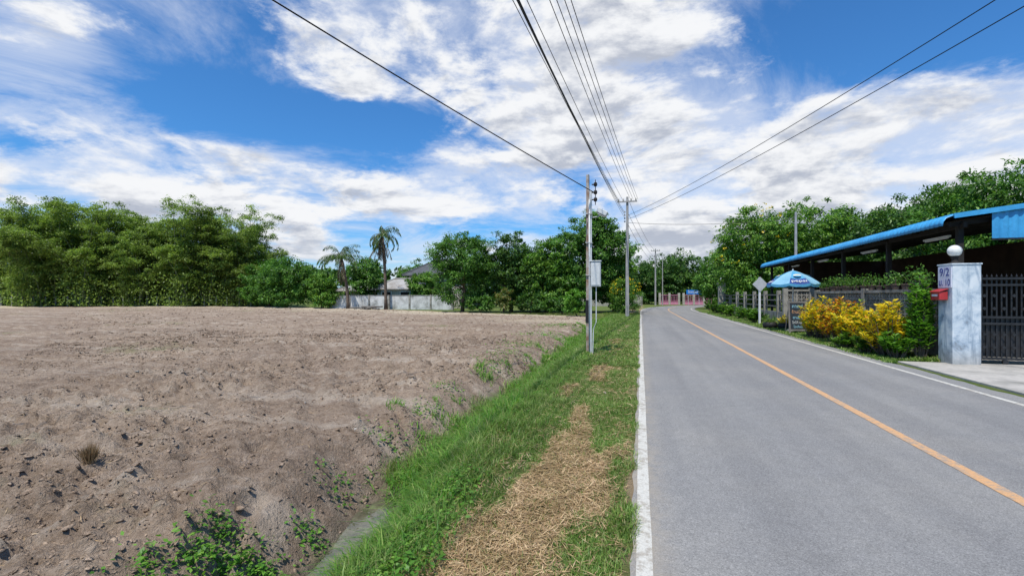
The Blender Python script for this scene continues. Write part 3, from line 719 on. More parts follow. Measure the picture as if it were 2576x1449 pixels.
def palm(loc, H, label, seed, rf=2.7, nf=20, dead=5, lean=(.4, 0), tr=.17, drop=1.7, lw=.09):
    r = np.random.default_rng(seed); root = thing('coconut_palm', loc, label, "palm tree")
    m = MB(); pts = [(lean[0]*t*t, lean[1]*t*t, H*t-.1) for t in np.linspace(0, 1, 8)]
    m.tube(pts, [tr*1.5, tr*1.1]+[tr]*5+[tr*.8], 9); m.obj('trunk', M_bark, root, smooth=True)
    def fr(n, el0, el1, drop, mat, name, ln, ragged):
        P = []; A = []; Ls = []; st = MB()
        for i in range(n):
            a = i*2.399+r.normal()*.35; el = el0+(el1-el0)*r.random(); c = np.array([lean[0], lean[1], H-.1-.5*(mat is M_deadpalm)*r.random()])
            prev = c.copy(); dirh = np.array([math.cos(a), math.sin(a), 0]); lp = [tuple(c)]
            L_ = ln*(.7+.5*r.random()); ns = 12
            for s in range(ns):
                e = el-drop*(s/ns)**1.2; dd = dirh*math.cos(e)+np.array([0, 0, math.sin(e)])
                nxt = prev+dd*L_/ns; side = np.cross(dd, [0, 0, 1.]); side /= max(np.linalg.norm(side), .1)
                for sg in (-1, 1):
                    for q in (.1, .4, .7):
                        if r.random() < ragged: continue
                        p = prev+(nxt-prev)*q; ll = .8*math.sin(math.pi*min((s+q+1.5)/(ns+2), .98))**.6*(.7+.5*r.random())
                        ax = side*sg*.6+dd*.5+np.array([0, 0, -.9-.5*r.random()])+r.normal(size=3)*.12; ax /= np.linalg.norm(ax)
                        P.append(p+ax*ll*.5); A.append(ax); Ls.append(ll)
                prev = nxt; lp.append(tuple(nxt))
            st.tube(lp, [.03]*6+[.018]*(len(lp)-6), 4)
        P = np.array(P); A = np.array(A); Ls = np.array(Ls)
        leaves(name, P, A, r.normal(size=P.shape)+np.array([0, 0, .3]), Ls, np.full(len(Ls), lw), mat, root)
        st.obj('frond_stem', M_culm, root)
    fr(nf, -.2, 1.4, drop, M_palm, 'crown', rf, .2)
    if dead: fr(dead, -1.5, -.9, .25, M_deadpalm, 'dead_fronds', rf*.95, .35)
    return root
palm((-28.6, 49.3, 0), 8.9, "tall coconut palm with drooping dead fronds", 3, 3.2, 12, 13, (-.5, 0), drop=2.4, lw=.075)
palm((-33.3, 48.8, 0), 6.3, "shorter coconut palm with arching green fronds", 4, 3.5, 16, 3, (-1.0, 0), drop=1.9, lw=.08)

# ---------------------------------------------------------------- left wall, houses
wx0, wy0, wx1, wy1 = -36.9, 50.6, -20.5, 50.0
root = thing('boundary_wall', (wx0, wy0, 0), "long weathered whitewashed concrete boundary wall", "wall", rotz=math.atan2(wy1-wy0, wx1-wx0))
L_ = math.hypot(wx1-wx0, wy1-wy0)
p = MB(); p.box((L_/2, 0, .8), (L_, .1, 1.6)); p.obj('wall_panel', M_whitewall, root)
p = MB(); p.box((L_/2, 0, 1.63), (L_, .16, .07)); p.obj('coping', M_conc, root)
for i in range(7): MB().box((0, -.03, .85), (.2, .22, 1.7)).obj('wall_post', M_conc, root, loc=(i*L_/6.02, 0, 0))
def house(loc, rz, w, d, wh, rh, ov, wallm, roofm, label, nwin=2):
    root = thing('house', loc, label, "house", rotz=rz)
    MB().box((0, 0, wh/2), (w, d, wh)).obj('wall', wallm, root)
    a, b_ = w/2+ov, d/2+ov; rl = w/2-d/2*.7
    m = MB(); z0 = wh-.1; e = [(-a, -b_, z0), (a, -b_, z0), (a, b_, z0), (-a, b_, z0)]; t0, t1 = (-rl, 0, wh+rh), (rl, 0, wh+rh)
    m.quad([e[0], e[1], t1, t0]); m.quad([e[2], e[3], t0, t1]); m.quad([e[1], e[2], t1]); m.quad([e[3], e[0], t0])
    m.quad([(x_, y_, z_-.12) for x_, y_, z_ in e][::-1])
    for i in range(4):
        p0, p1 = e[i], e[(i+1) % 4]; m.quad([(p0[0], p0[1], p0[2]-.12), (p1[0], p1[1], p1[2]-.12), p1, p0])
    for (s0, s1) in ((e[0], t0), (e[1], t1), (t0, t1)): m.tube([tuple(np.array(s0)+[0, 0, .05]), tuple(np.array(s1)+[0, 0, .05])], .09, 6)
    m.obj('roof', roofm, root)
    for i in range(nwin):
        xx = -w/2+(i+.5)*w/nwin
        wr = MB().box((xx, -d/2-.02, wh*.6), (1.2, .04, 1.1)).obj('window', M_dark, root)
        fm = MB()
        for c, dd in (((xx, -d/2-.05, wh*.6+.58), (1.36, .06, .08)), ((xx, -d/2-.05, wh*.6-.58), (1.36, .06, .08)), ((xx-.64, -d/2-.05, wh*.6), (.08, .06, 1.07)), ((xx+.64, -d/2-.05, wh*.6), (.08, .06, 1.07))): fm.box(c, dd)
        fm.obj('frame', M_white, wr)
    return root
house((-25.4, 60.5, 0), -.25, 9, 6, 4.5, 2.0, .7, M_cream, M_rooftile, "two storey house with dark grey hipped roof")
house((-30.4, 56.5, 0), .1, 5, 4, 2.6, 1.2, .5, M_cream, M_roofzinc, "low outbuilding with pale zinc roof")
house((-38.2, 59.5, 0), .1, 5, 4, 2.4, .8, .5, M_cream, M_roofzinc, "low outbuilding with pale zinc roof")
root = thing('log_pile', (-29.6, 47.6, 0), "small pile of cut logs beside a palm", "logs")
m = MB(); r = np.random.default_rng(2)
for i in range(14):
    a = r.normal()*.5; z = .12+.12*(i % 3); xx = r.normal()*.9
    m.tube([(xx-.5*math.cos(a), -.5*math.sin(a), z), (xx+.5*math.cos(a), .5*math.sin(a), z)], .09, 7)
m.obj('log', M_frame, root)

# ---------------------------------------------------------------- end of road: fences
for (fx, fy, rz, L_) in ((3.3, 88.4, .25, 3.4), (7.4, 89.5, .25, 5.4)):
    root = thing('pink_fence', (fx, fy, 0), "pink painted fence with upright bars", "fence", rotz=rz)
    m = MB()
    for i in range(int(L_/.28)): m.box((i*.28+.14, 0, 1.15), (.05, .05, 1.3))
    m.box((L_/2, -.06, 1.7), (L_, .06, .08)); m.box((L_/2, -.06, .7), (L_, .06, .08)); m.obj('bars', M_pink, root)
    MB().box((L_/2, 0, .25), (L_, .2, .5)).obj('plinth', M_pink, root)
    k_ = int(L_/1.7)
    for i in range(k_+1): MB().box((0, 0, 1.05), (.35, .35, 2.1)).obj('fence_pillar', M_cream, root, loc=(i*L_/k_, 0, 0))
root = thing('blue_sign', (9.0, 88.2, 0), "blue roadside name board with white lettering", "sign", rotz=.1)
MB().box((0, 0, 2.25), (2.5, .08, .8)).obj('board', M_bluesign, root)
for sx in (-.9, .9): MB().tube([(sx, .08, -.1), (sx, .08, 2.4)], .04, 6).obj('post', M_signback, root)
text('lettering', "โรงเรียน", .6, M_white, root, (0, -.05, 2.25), (R(90), 0, 0))
root = thing('boundary_wall', (-9, 72, 0), "low cream wall at the road bend", "wall", rotz=.5)
MB().box((5.2, 0, .85), (10.4, .12, 1.7)).obj('wall_panel', M_cream, root)
for i in range(5): MB().box((0, 0, .95), (.26, .26, 1.9)).obj('wall_post', M_conc, root, loc=(i*2.6, 0, 0))

# ---------------------------------------------------------------- utility poles
def upole(loc, H, label, r=.15, arms=True, tone=M_pole):
    root = thing('utility_pole', loc, label, "utility pole", None)
    m = MB(); m.box((0, 0, H*.5), (r*1.9, r*1.5, H+.3))
    o = m.obj('pole', tone, root, bevel=.02)
    for v in o.data.vertices:
        if v.co.z > H*.5: v.co.x *= .62; v.co.y *= .7
    if arms:
        MB().box((0, -r*.75-.04, H-.25), (1.5, .09, .1)).obj('crossarm', M_pole, root)
        for x_ in (-.65, -.3, .3, .65):
            MB().lathe([(0.0, 0), (.045, 0), (.06, .05), (.035, .09), (.055, .13), (.02, .2), (0, .2)], (x_, -r*.75-.04, H-.195), 10).obj('insulator', M_cream, root, smooth=True)
        for z in (H-1.1, H-1.35, H-1.6, H-1.85):
            MB().lathe([(0, 0), (.05, .0), (.06, .06), (.05, .12), (0, .12)], (-r*1.3, -.1, z), 10).obj('rack_insulator', M_pole, root)
    return root
upole((-1.0, 38.2, 0), 9.2, "tall square concrete utility pole with crossarm")
upole((2.4, 82.5, 0), 9.3, "concrete utility pole at the road bend")
upole((8.9, 106, 0), 9.0, "distant concrete utility pole")
upole((3.6, 84, 0), 8.0, "slim concrete utility pole at the bend", .09, False)
upole((10.3, 36.5, 0), 7.2, "slim blue grey post behind the shed", .11, False)
gz = float(hgt(-1.38, 13.3))
root = thing('service_pole', (-1.38, 13.3, gz), "slim weathered service post with white conduit", "utility pole")
m = MB(); m.box((-.04, 0, 2.45), (.085, .09, 5.1)); m.obj('post', M_rust, root, bevel=.008)
m = MB(); m.box((.035, .02, 2.2), (.065, .11, 4.7)); m.obj('concrete_post', M_white, root, bevel=.008)
m = MB(); m.tube([(.01, -.07, 0), (.01, -.07, 4.3)], .02, 8); m.obj('conduit', M_whitepipe, root, smooth=True)
m = MB(); m.box((-.045, -.0, 1.2), (.105, .12, .62)); m.obj('black_band', M_black, root)
m = MB()
for z in (2.2, 3.1, 3.9): m.box((0, -.0, z), (.175, .19, .02))
m.obj('strap', M_signback, root)
br = MB()
for z in (4.3, 4.5, 4.72): 
    br.box((.12, 0, z), (.1, .03, .03)); br.lathe([(0, -.05), (.04, -.05), (.055, 0), (.04, .05), (0, .05)], (.17, 0, z), 10)
br.tube([(.17, 0, 4.15), (.17, 0, 4.85)], .012, 6)
br.obj('insulator_rack', M_dark, root)
root2 = thing('meter_box', (-1.38, 13.3, gz), "white metal electricity meter box on the post", "meter box")
m = MB(); m.box((.19, -.1, 2.22), (.27, .16, .68)); m.obj('housing', M_boxgrey, root2, bevel=.012)
m = MB(); m.box((.19, -.187, 2.22), (.22, .012, .60)); m.obj('door', M_boxgrey, root2, bevel=.004)
m = MB(); m.box((.19, -.1, 2.585), (.31, .2, .03)); m.obj('lid', M_boxgrey, root2)
m = MB(); m.tube([(.2, -.1, 1.88), (.2, -.1, .9), (.12, -.06, .7), (.1, -.06, 0)], .014, 6); m.obj('conduit', M_whitepipe, root2)
root3 = thing('flood_light', (-1.38, 13.3, gz), "small white flood light bracketed to the post", "light")
m = MB(); m.tube([(.05, 0, 3.8), (.25, -.02, 3.82), (.38, -.02, 3.9)], .014, 6); m.obj('bracket', M_signback, root3)
m = MB(); m.box((.36, -.05, 3.93), (.30, .22, .14), M=Matrix.Rotation(.5, 3, 'Y')); m.obj('lamp_housing', M_boxgrey, root3, bevel=.02)
m = MB(); m.box((.325, -.07, 3.845), (.2, .14, .012), M=Matrix.Rotation(.5, 3, 'Y')); m.obj('lens', M_chalkw, root3)

# ---------------------------------------------------------------- wires
def wire(p0, p1, sag, rad, label, mat=M_wire, group="overhead wires", n=26):
    m = MB(); p0 = Vector(p0); p1 = Vector(p1); pts = []
    for i in range(n+1):
        t = i/n; p = p0.lerp(p1, t); p.z -= sag*4*t*(1-t); pts.append(p-p0)
    m.tube(pts, rad, 5)
    return meta(m.obj('overhead_wire', mat, None, loc=p0), label, "wire", group)
bundle = [(-1.7, 9.1, -2.75, 8.5, .3), (-1.65, 9.1, -2.60, 8.5, .35), (-1.35, 9.1, -2.3, 8.3, .4), (-1.25, 8.2, -2.15, 7.9, .5), (-1.2, 7.95, -2.08, 7.75, .5), (-1.2, 7.7, -2.05, 7.9, .45), (-.75, 9.1, -1.85, 8.2, .4), (-.55, 9.1, -1.7, 8.1, .4), (-.35, 9.1, -1.52, 8.0, .4), (-.2, 9.1, -1.4, 8.0, .4)]
for i, a in enumerate(bundle):
    wire((a[0], 38.1, a[1]), (a[2]-.9, -8, a[3]), a[4], .010 if i not in (3, 4) else .013, "black overhead cable running along the road", M_wire)
wire((-1.25, 13.3, 4.5+gz), (-11.5, -6.0, 8.9), .25, .013, "thick black service cable rising from the post", M_wire)
wire((-.9, 38.1, 7.9), (12.6, -9, 8.6), .9, .012, "overhead cable crossing above the road", M_wire)
wire((-.9, 38.1, 7.6), (12.9, -9, 8.2), .9, .012, "overhead cable crossing above the road", M_wire)
wire((-.9, 38.1, 7.3), (10.3, 36.5, 6.9), .25, .014, "thin cable spanning to a slim post", M_wire)
for zz in (7.1, 8.0, 9.1): wire((-.9, 38.3, zz), (2.4, 82.5, zz), .6, .014, "cable continuing to the next pole", M_steelwire)

# ---------------------------------------------------------------- gate pillar etc.
root = thing('gate_pillar', (7.275, 13.575, 0), "square gate pillar with peeling blue white paint", "gate pillar")
m = MB(); m.box((0, 0, 1.15), (.55, .55, 2.34)); m.obj('column', M_pillar, root, bevel=.012)
m = MB(); m.box((0, 0, 2.335), (.585, .585, .035)); m.obj('cap', M_pillar, root, bevel=.008)
pq = MB().box((-.285, -.01, 2.04), (.02, .5, .5)).obj('house_number_plaque', M_plaque, root)
text('number', "9/2", .27, M_plaquetext, pq, (-.297, -.01, 2.15), (R(90), 0, R(-90)), 1.1, label="painted house number 9/2")
text('number', "ม. 10", .22, M_plaquetext, pq, (-.297, -.01, 1.91), (R(90), 0, R(-90)), .95, label="painted village number 10")
root = thing('globe_lamp', (7.20, 13.6, 2.352), "white globe lamp on a short base", "lamp")
MB().lathe([(0, 0), (.12, 0), (.11, .03), (.06, .05), (.05, .12), (.075, .15), (.085, .18), (0, .18)], n=20).obj('lamp_base', M_dark, root, smooth=True)
MB().lathe([(.138*math.sin(t), .31-.138*math.cos(t)) for t in np.linspace(0.02, math.pi-.02, 20)], n=28).obj('globe', M_globe, root, smooth=True)
root = thing('mailbox', (6.99, 13.62, 1.5), "small red metal mailbox fixed to the pillar", "mailbox")
m = MB(); m.box((-.09, 0, .1), (.17, .36, .2)); m.obj('box', M_red, root, bevel=.01)
m = MB(); m.quad([(0, -.2, .27), (-.2, -.2, .2), (-.2, .2, .2), (0, .2, .27)]); m.quad([(0, -.2, .255), (0, .2, .255), (-.2, .2, .185), (-.2, -.2, .185)]); m.quad([(-.2, -.2, .185), (-.2, .2, .185), (-.2, .2, .2), (-.2, -.2, .2)]); m.quad([(0, -.2, .255), (-.2, -.2, .185), (-.2, -.2, .2), (0, -.2, .27)]); m.obj('lid', M_red, root)
MB().box((-.178, 0, .11), (.006, .22, .05)).obj('slot_plate', M_white, root)
root = thing('metal_gate', (7.66, 13.62, 0), "black iron sliding gate with upright bars", "gate", rotz=R(-4))
m = MB(); GW = 3.6
for z in (.14, .95, 1.1, 1.85, 2.0): m.box((GW/2, 0, z), (GW, .045, .05))
m.box((.03, 0, 1.05), (.06, .06, 1.98)); m.box((GW-.03, 0, 1.05), (.06, .06, 1.98)); m.obj('frame', M_darksteel, root)
m = MB()
for i in range(1, 40):
    x_ = i*GW/40; m.box((x_, .028, 1.08), (.028, .012, 1.9)); m.lathe([(0, 2.11), (.014, 2.07), (.02, 2.05), (.012, 2.02)], (x_, .028, 0), 6)
    if i % 2: 
        for z in (.4, .7, 1.3, 1.6): m.box((x_+.02, -.03, z), (.06, .012, .06), M=Matrix.Rotation(R(45), 3, 'Y'))
m.obj('bars', M_darksteel, root)
m = MB(); m.box((GW/2, .055, .62), (GW-.1, .008, .9)); m.obj('sheet_panel', M_darksteel, root)
for x_ in (.5, 3.0): MB().tube([(x_, -.03, .06), (x_, .03, .06)], .055, 12).obj('wheel', M_darksteel, root)

# ---------------------------------------------------------------- breeze block wall
def block_wall(loc, rz, L_, label, base=.85, rows=4, bs=.21):
    root = thing('garden_wall', loc, label, "wall", rotz=rz)
    MB().box((L_/2, 0, base/2), (L_, .14, base)).obj('wall_base', M_conc, root)
    m = MB(); n = int(L_/bs); t = .035
    for i in range(n):
        for j in range(rows):
            cx, cz = (i+.5)*L_/n, base+(j+.5)*bs; w_ = L_/n
            m.box((cx-w_/2+t/2, 0, cz), (t, .1, bs)); m.box((cx+t/2, 0, cz-bs/2+t/2+.001), (w_-t, .096, t))
            for sg in (-1, 1): m.box((cx+.01, 0, cz), (w_*1.05, .07+.004*sg, .025), M=Matrix.Rotation(sg*R(45), 3, 'Y'))
    m.obj('ventilation_block', M_conc, root)
    top = base+rows*bs
    MB().box((L_/2, 0, top+.045), (L_, .2, .09)).obj('coping', M_conc, root)
    k_ = max(int(L_/3), 1)
    for i in range(k_+1): MB().box((0, 0, (top+.15)/2), (.2, .22, top+.15)).obj('wall_post', M_conc, root, loc=(i*L_/k_, .0, 0))
    return top+.09
top = block_wall((7.3, 13.98, 0), R(90), 8.9, "grey ventilation block garden wall beside the grass")
block_wall((6.95, 26.3, 0), 0, 1.15, "short ventilation block wall by the umbrella", .35, 7)
root = thing('concrete_fence', (7.6, 27, 0), "low concrete fence with square posts and rails", "fence", rotz=R(90))
MB().box((10.5, 0, .35), (21, .14, .7)).obj('plinth', M_conc, root)
for z in (1.0, 1.35, 1.65): MB().box((10.5, 0, z), (21, .06, .07)).obj('rail', M_frame, root)
for i in range(8): MB().box((0, 0, .95), (.2, .2, 1.9)).obj('fence_post', M_conc, root, loc=(i*21/7, 0, 0))
root = thing('gate_pillar', (7.5, 48.9, 0), "cream gate pillar topped with a globe lamp", "gate pillar")
MB().box((0, 0, 1.35), (.6, .6, 2.7)).obj('column', M_cream, root, bevel=.015)
MB().box((0, 0, 2.75), (.78, .78, .1)).obj('cap', M_cream, root, bevel=.01)
root = thing('globe_lamp', (7.5, 48.9, 2.8), "white globe lamp on a far pillar", "lamp")
MB().lathe([(0, 0), (.09, 0), (.05, .05), (.06, .15), (0, .16)], n=14).obj('lamp_base', M_dark, root)
MB().lathe([(.2*math.sin(t), .33-.2*math.cos(t)) for t in np.linspace(0.02, math.pi-.02, 14)], n=18).obj('globe', M_globe, root, smooth=True)

# ---------------------------------------------------------------- shed
root = thing('open_shed', (8.0, 15.4, 0), "long open sided shed with blue corrugated roof", "shed")
Ls, Wd, ze, sl = 20.0, 7.0, 3.72, .13
prof = [(-.12, ze-.24), (-.10, ze-.12), (-.03, ze-.02), (.12, ze+.04), (.5, ze+.04+.5*sl)]
prof += [(x_, ze+.04+x_*sl) for x_ in np.linspace(1, Wd, 8)]
NY = int(Ls/.055)
v = []; prof = np.array(prof)
tang = np.gradient(prof, axis=0); nrm = np.stack([-tang[:, 1], tang[:, 0]], 1); nrm /= np.linalg.norm(nrm, axis=1)[:, None]
for i in range(NY+1):
    yy = i*Ls/NY; ph = (yy/.22) % 1; o = .045*max(0, min(1, 2.4-abs(ph-.5)*8)) 
    for q in range(len(prof)): v.append((prof[q][0]+nrm[q][0]*o, yy, prof[q][1]+nrm[q][1]*o))
npf = len(prof); I = np.arange((NY+1)*npf).reshape(NY+1, npf)
Qd = np.stack([I[:-1, :-1], I[:-1, 1:], I[1:, 1:], I[1:, :-1]], 2).reshape(-1, 4)
ro = mkobj('roof', fastmesh('roof', v, quads=Qd), M_blue, root)
md = ro.modifiers.new('thick', 'SOLIDIFY'); md.thickness = .012
MB().box((Wd/2+.1, -.02, ze+.02+Wd/2*sl), (Wd, .04, .13), M=Matrix.Rotation(-math.atan(sl), 3, 'Y')).obj('gable_trim', M_blue, root)
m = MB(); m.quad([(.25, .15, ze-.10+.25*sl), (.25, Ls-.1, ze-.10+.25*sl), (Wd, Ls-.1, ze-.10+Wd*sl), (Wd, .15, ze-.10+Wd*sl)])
m.obj('underside_shade', M_dark, root)  # dark sheet below the roof, painting in the shade of the interior
v = []; n = 200; x0, x1 = 1.0, Wd
for i in range(n+1):
    xx = x0+(x1-x0)*i/n; ph = (xx/.2) % 1; o = .03*max(0, min(1, 2.4-abs(ph-.5)*8))
    v += [(xx, .05-o, 3.12), (xx, .05-o, ze-.06+xx*sl)]
Qd = [(2*i, 2*i+2, 2*i+3, 2*i+1) for i in range(n)]
mkobj('hanging_panel', fastmesh('hanging_panel', v, quads=Qd), M_blue, root)
MB().box(((x0+x1)/2, .06, 3.1), (x1-x0, .05, .05)).obj('panel_edge', M_darksteel, root)
for j in range(6):
    MB().box((0, 0, (ze-.12)/2), (.13, .13, ze-.12)).obj('post', M_dark, root, loc=(.45, .35+j*(Ls-.8)/5, 0))
m = MB()
for j in range(11): 
    m.box((Wd/2, .3+j*(Ls-.6)/10, ze-.2+Wd/2*sl), (Wd-.3, .06, .12), M=Matrix.Rotation(-math.atan(sl), 3, 'Y'))
m.box((.45, Ls/2, ze-.2), (.08, Ls-.2, .14)); m.obj('rafter', M_dark, root)
MB().box((Wd-.05, Ls/2, 1.9), (.1, Ls, 3.8)).obj('back_wall', M_brownwall, root)  # back and end walls coloured dark so the inside looks shaded
MB().box((Wd/2+.6, Ls-.15, 1.9), (Wd-1.3, .1, 3.8)).obj('end_wall', M_brownwall, root)
for (lx, ly) in ((1.2, 1.9), (1.2, 6.3), (1.2, 11.2), (1.2, 15.5)):
    t = MB(); t.box((0, 0, 0), (.09, 1.25, .05)); t.tube([(0, -.58, -.045), (0, .58, -.045)], .018, 8)
    t.obj('tube_light_fixture', M_white, root, loc=(lx-.5, ly, ze-.38))
for i, yy in enumerate((20.0, 26.0, 31.0)):
    rt = thing('wooden_table', (11.0, yy, .03), "dark wooden table under the shed roof", "table", "tables in the shed")
    MB().box((0, 0, .75), (1.0, 1.8, .05)).obj('table_top', M_brownwall, rt)
    for sx in (-.42, .42):
        for sy in (-.8, .8): MB().box((sx, sy, .362), (.07, .07, .725)).obj('leg', M_brownwall, rt)

r = np.random.default_rng(44)
for i in range(15):
    yy = 14.9+i*.53+r.normal()*.06
    s = .8+.4*r.random()
    rt = thing('potted_plant', (7.3, yy, top), "small bonsai style plant in a pot on the wall", "potted plant", "potted plants on the garden wall", rotz=r.random()*6, scale=s)
    MB().lathe([(0, 0), (.07, 0), (.10, .13), (.115, .13), (.115, .16), (.09, .16), (.085, .13), (0, .13)], n=14).obj('pot', M_pot, rt, smooth=False)
    n = 110; P = np.stack([r.normal(size=n)*.13, r.normal(size=n)*.13, .28+.09*r.normal(size=n)+.1*r.random()], 1)
    leaves('foliage', P, r.normal(size=(n, 3)), r.normal(size=(n, 3))+[0, 0, 1], .06+.03*r.random(n), .03+.01*r.random(n), M_leaf, rt)
    MB().tube([(0, 0, .13), (.02, .01, .25), (-.03, 0, .36)], .012, 5).obj('stem', M_bark, rt)

def croton(loc, rad, h, mat, label, seed, n=30, lf=.17, cat="shrub", name='croton_bush', lw=.26, kk=44):
    r = np.random.default_rng(seed); root = thing(name, loc, label, cat); P = []; A = []; m = MB()
    for i in range(n):
        a = r.random()*6.28; rr = rad*math.sqrt(r.random()); hh = h*(.40+.6*r.random())*(1-.25*(rr/rad)**2)
        tip = np.array([math.cos(a)*rr, math.sin(a)*rr, hh]); b0 = np.array([math.cos(a)*rr*.35, math.sin(a)*rr*.35, 0])
        m.tube([tuple(b0), tuple((b0+tip)/2+[0, 0, -.04]), tuple(tip)], [.015, .012, .008], 5)
        t = .35+.7*r.random(kk)**.7; base = b0+(tip-b0)*np.minimum(t, 1.02)[:, None]
        an = r.random(kk)*6.28; d = np.stack([np.cos(an), np.sin(an), .15+.7*r.random(kk)], 1); d = unit(d)
        P.append(base+d*lf*.5); A.append(d)
    P = np.concatenate(P); A = np.concatenate(A); q = len(P)
    leaves('foliage', P, A, np.tile([0, 0, 1.], (q, 1))+r.normal(size=(q, 3))*.3, lf*(.7+.6*r.random(q)), lf*lw*(.7+.6*r.random(q)), mat, root)
    m.obj('stem', M_bark, root); return root
croton((6.42, 14.8, 0), .66, 1.55, M_croton, "bright yellow croton bush beside the wall", 1, 66, lw=.34, kk=40)
croton((6.4, 16.1, 0), .52, 1.2, M_croton, "yellow and green croton bush beside the wall", 2, 44, lw=.34, kk=40)
croton((6.5, 17.3, 0), .52, 1.45, M_croton, "yellow croton bush with red lower leaves", 3, 46, lw=.34, kk=40)
croton((6.5, 18.6, 0), .60, 1.55, M_crotonr, "orange red croton bush beside the wall", 4, 46, lw=.34, kk=40)
croton((6.5, 20.0, 0), .52, 1.55, M_croton, "orange and yellow croton bush", 5, 40, lw=.34)
croton((6.45, 20.8, 0), .45, 1.5, M_croton, "yellow croton bush near the chalkboard", 6, 36, lw=.34)
croton((6.78, 14.12, 0), .26, 2.15, M_weed, "tall green shrub growing against the gate pillar", 7, 50, .16, name='garden_shrub', lw=.4, kk=60)
croton((6.3, 14.2, 0), .34, .7, M_weed, "green low plant by the pillar", 8, 26, .16, name='garden_shrub', lw=.3)
croton((6.1, 15.4, 0), .33, .5, M_leaf2, "green low plant under crotons", 9, 20, .15, name='garden_shrub')
croton((6.1, 16.8, 0), .33, .45, M_leaf2, "green low plant under crotons", 19, 20, .15, name='garden_shrub')
for i, (xx, yy, s) in enumerate([(6.6, 30.5, .9), (6.7, 33, 1.1), (6.8, 36, 1.0), (6.7, 39.5, 1.2), (6.9, 43, 1.3), (6.8, 46.5, 1.0), (7.2, 52.5, 1.5), (8.0, 56, 1.8)]):
    croton((xx, yy, 0), .6*s, .8*s, M_leaf2 if i % 2 else M_leaf, "low green shrub along the fence", 30+i, 26, .2, name='garden_shrub', lw=.35)
for i, (xx, yy) in enumerate([(6.2, 26.0), (6.75, 25.5)]):
    rt = thing('potted_plant', (xx, yy, 0), "yellow green plant in a wide black tyre pot", "potted plant", "large pots beside the road")
    MB().lathe([(0, 0), (.26, 0), (.33, .08), (.34, .2), (.27, .3), (.25, .3), (.25, .24), (0, .24)], n=20).obj('pot', M_black, rt, smooth=True)
    n = 260; r = np.random.default_rng(i); d = unit(np.abs(r.normal(size=(n, 3)))*np.where(r.random((n, 3)) < .5, -1, 1)*[1, 1, 0]+[0, 0, 1]*r.random((n, 1))*1.4)
    leaves('foliage', d*(.12+.3*r.random((n, 1)))+[0, 0, .28], d+r.normal(size=(n, 3))*.3, r.normal(size=(n, 3))+[0, 0, 1], .12+.08*r.random(n), .03+.01*r.random(n), M_croton if i else M_grass, rt)

# umbrella
root = thing('parasol', (6.6, 23.8, 0), "large blue advertising parasol shading a roadside stall", "umbrella", rotz=R(-90))
NSeg = 8; UR = 1.06; prf = [(0, 2.74), (.23, 2.66), (.52, 2.51), (.76, 2.37), (UR, 2.14)]
m = MB()
for s in range(NSeg):
    a0 = 2*math.pi*(s-.5)/NSeg; sub = 6
    def rf(t, rr): 
        u = (t-a0)/(2*math.pi/NSeg); return rr*(math.cos(math.pi/NSeg)/math.cos((u-.5)*2*math.pi/NSeg))
    def pt(t, rr, zz): 
        u = (t-a0)/(2*math.pi/NSeg); return (rf(t, rr)*math.cos(t), rf(t, rr)*math.sin(t), zz-.05*math.sin(math.pi*u)*rr)
    def pv(t, dz):
        u = (t-a0)/(2*math.pi/NSeg)
        return (rf(t, UR)*math.cos(t), rf(t, UR)*math.sin(t), 2.14-.05*math.sin(math.pi*u)*UR-dz*(1+.25*abs(math.sin(2*math.pi*u))))
    for q in range(sub):
        b0 = a0+2*math.pi/NSeg*q/sub; b1 = a0+2*math.pi/NSeg*(q+1)/sub
        for i in range(len(prf)-1):
            (r0, z0), (r1, z1) = prf[i], prf[i+1]
            m.quad([pt(b0, r1, z1), pt(b1, r1, z1), pt(b1, r0, z0), pt(b0, r0, z0)], (1 if i == len(prf)-2 else 0) if s % 2 == 0 else 2)
        m.quad([pv(b0, .10), pv(b1, .10), pv(b1, 0), pv(b0, 0)], 0)
o = m.obj('canopy', [M_umb, M_umbd, M_umbw], root)
md = o.modifiers.new('t', 'SOLIDIFY'); md.thickness = .004
MB().tube([(0, 0, 0), (0, 0, 2.8)], .025, 10).obj('pole', M_white, root)
MB().lathe([(0, 0), (.25, 0), (.25, .08), (.06, .12), (.05, .3), (0, .3)], n=16).obj('base', M_conc, root)
for s in range(NSeg):
    a = 2*math.pi*(s-.5)/NSeg; MB().tube([(0, 0, 2.2), (.5*math.cos(a), .5*math.sin(a), 2.45)], .006, 4).obj('rib', M_signback, root)
sl_ = math.atan2(.23, .30)
ck = math.cos(math.pi/8)
for az in (0, -math.pi/2, math.pi/2):
    def place(rr, zz): return (rr*math.cos(az), rr*math.sin(az), zz)
    text('lettering', "pepsi", .25, M_white, root, place(.90*ck+.04, 2.255-.01), (sl_, 0, R(90)+az), 1.2, .003)
    lg = MB()
    nn = 20
    for j in range(nn):
        a0_, a1_ = 2*math.pi*j/nn, 2*math.pi*(j+1)/nn
        rr_ = .12; mi = 0 if math.sin((a0_+a1_)/2) > .3 else (2 if math.sin((a0_+a1_)/2) < -.3 else 1)
        lg.quad([(0, 0, 0), (rr_*math.cos(a0_)*1.3, rr_*math.sin(a0_), 0), (rr_*math.cos(a1_)*1.3, rr_*math.sin(a1_), 0)], mi)
    lo = lg.obj('emblem', [M_cream2, M_white, M_umb], root, loc=place(.61*ck+.05, 2.49))
    lo.rotation_euler = (math.atan2(.16, .3), 0, R(90)+az)
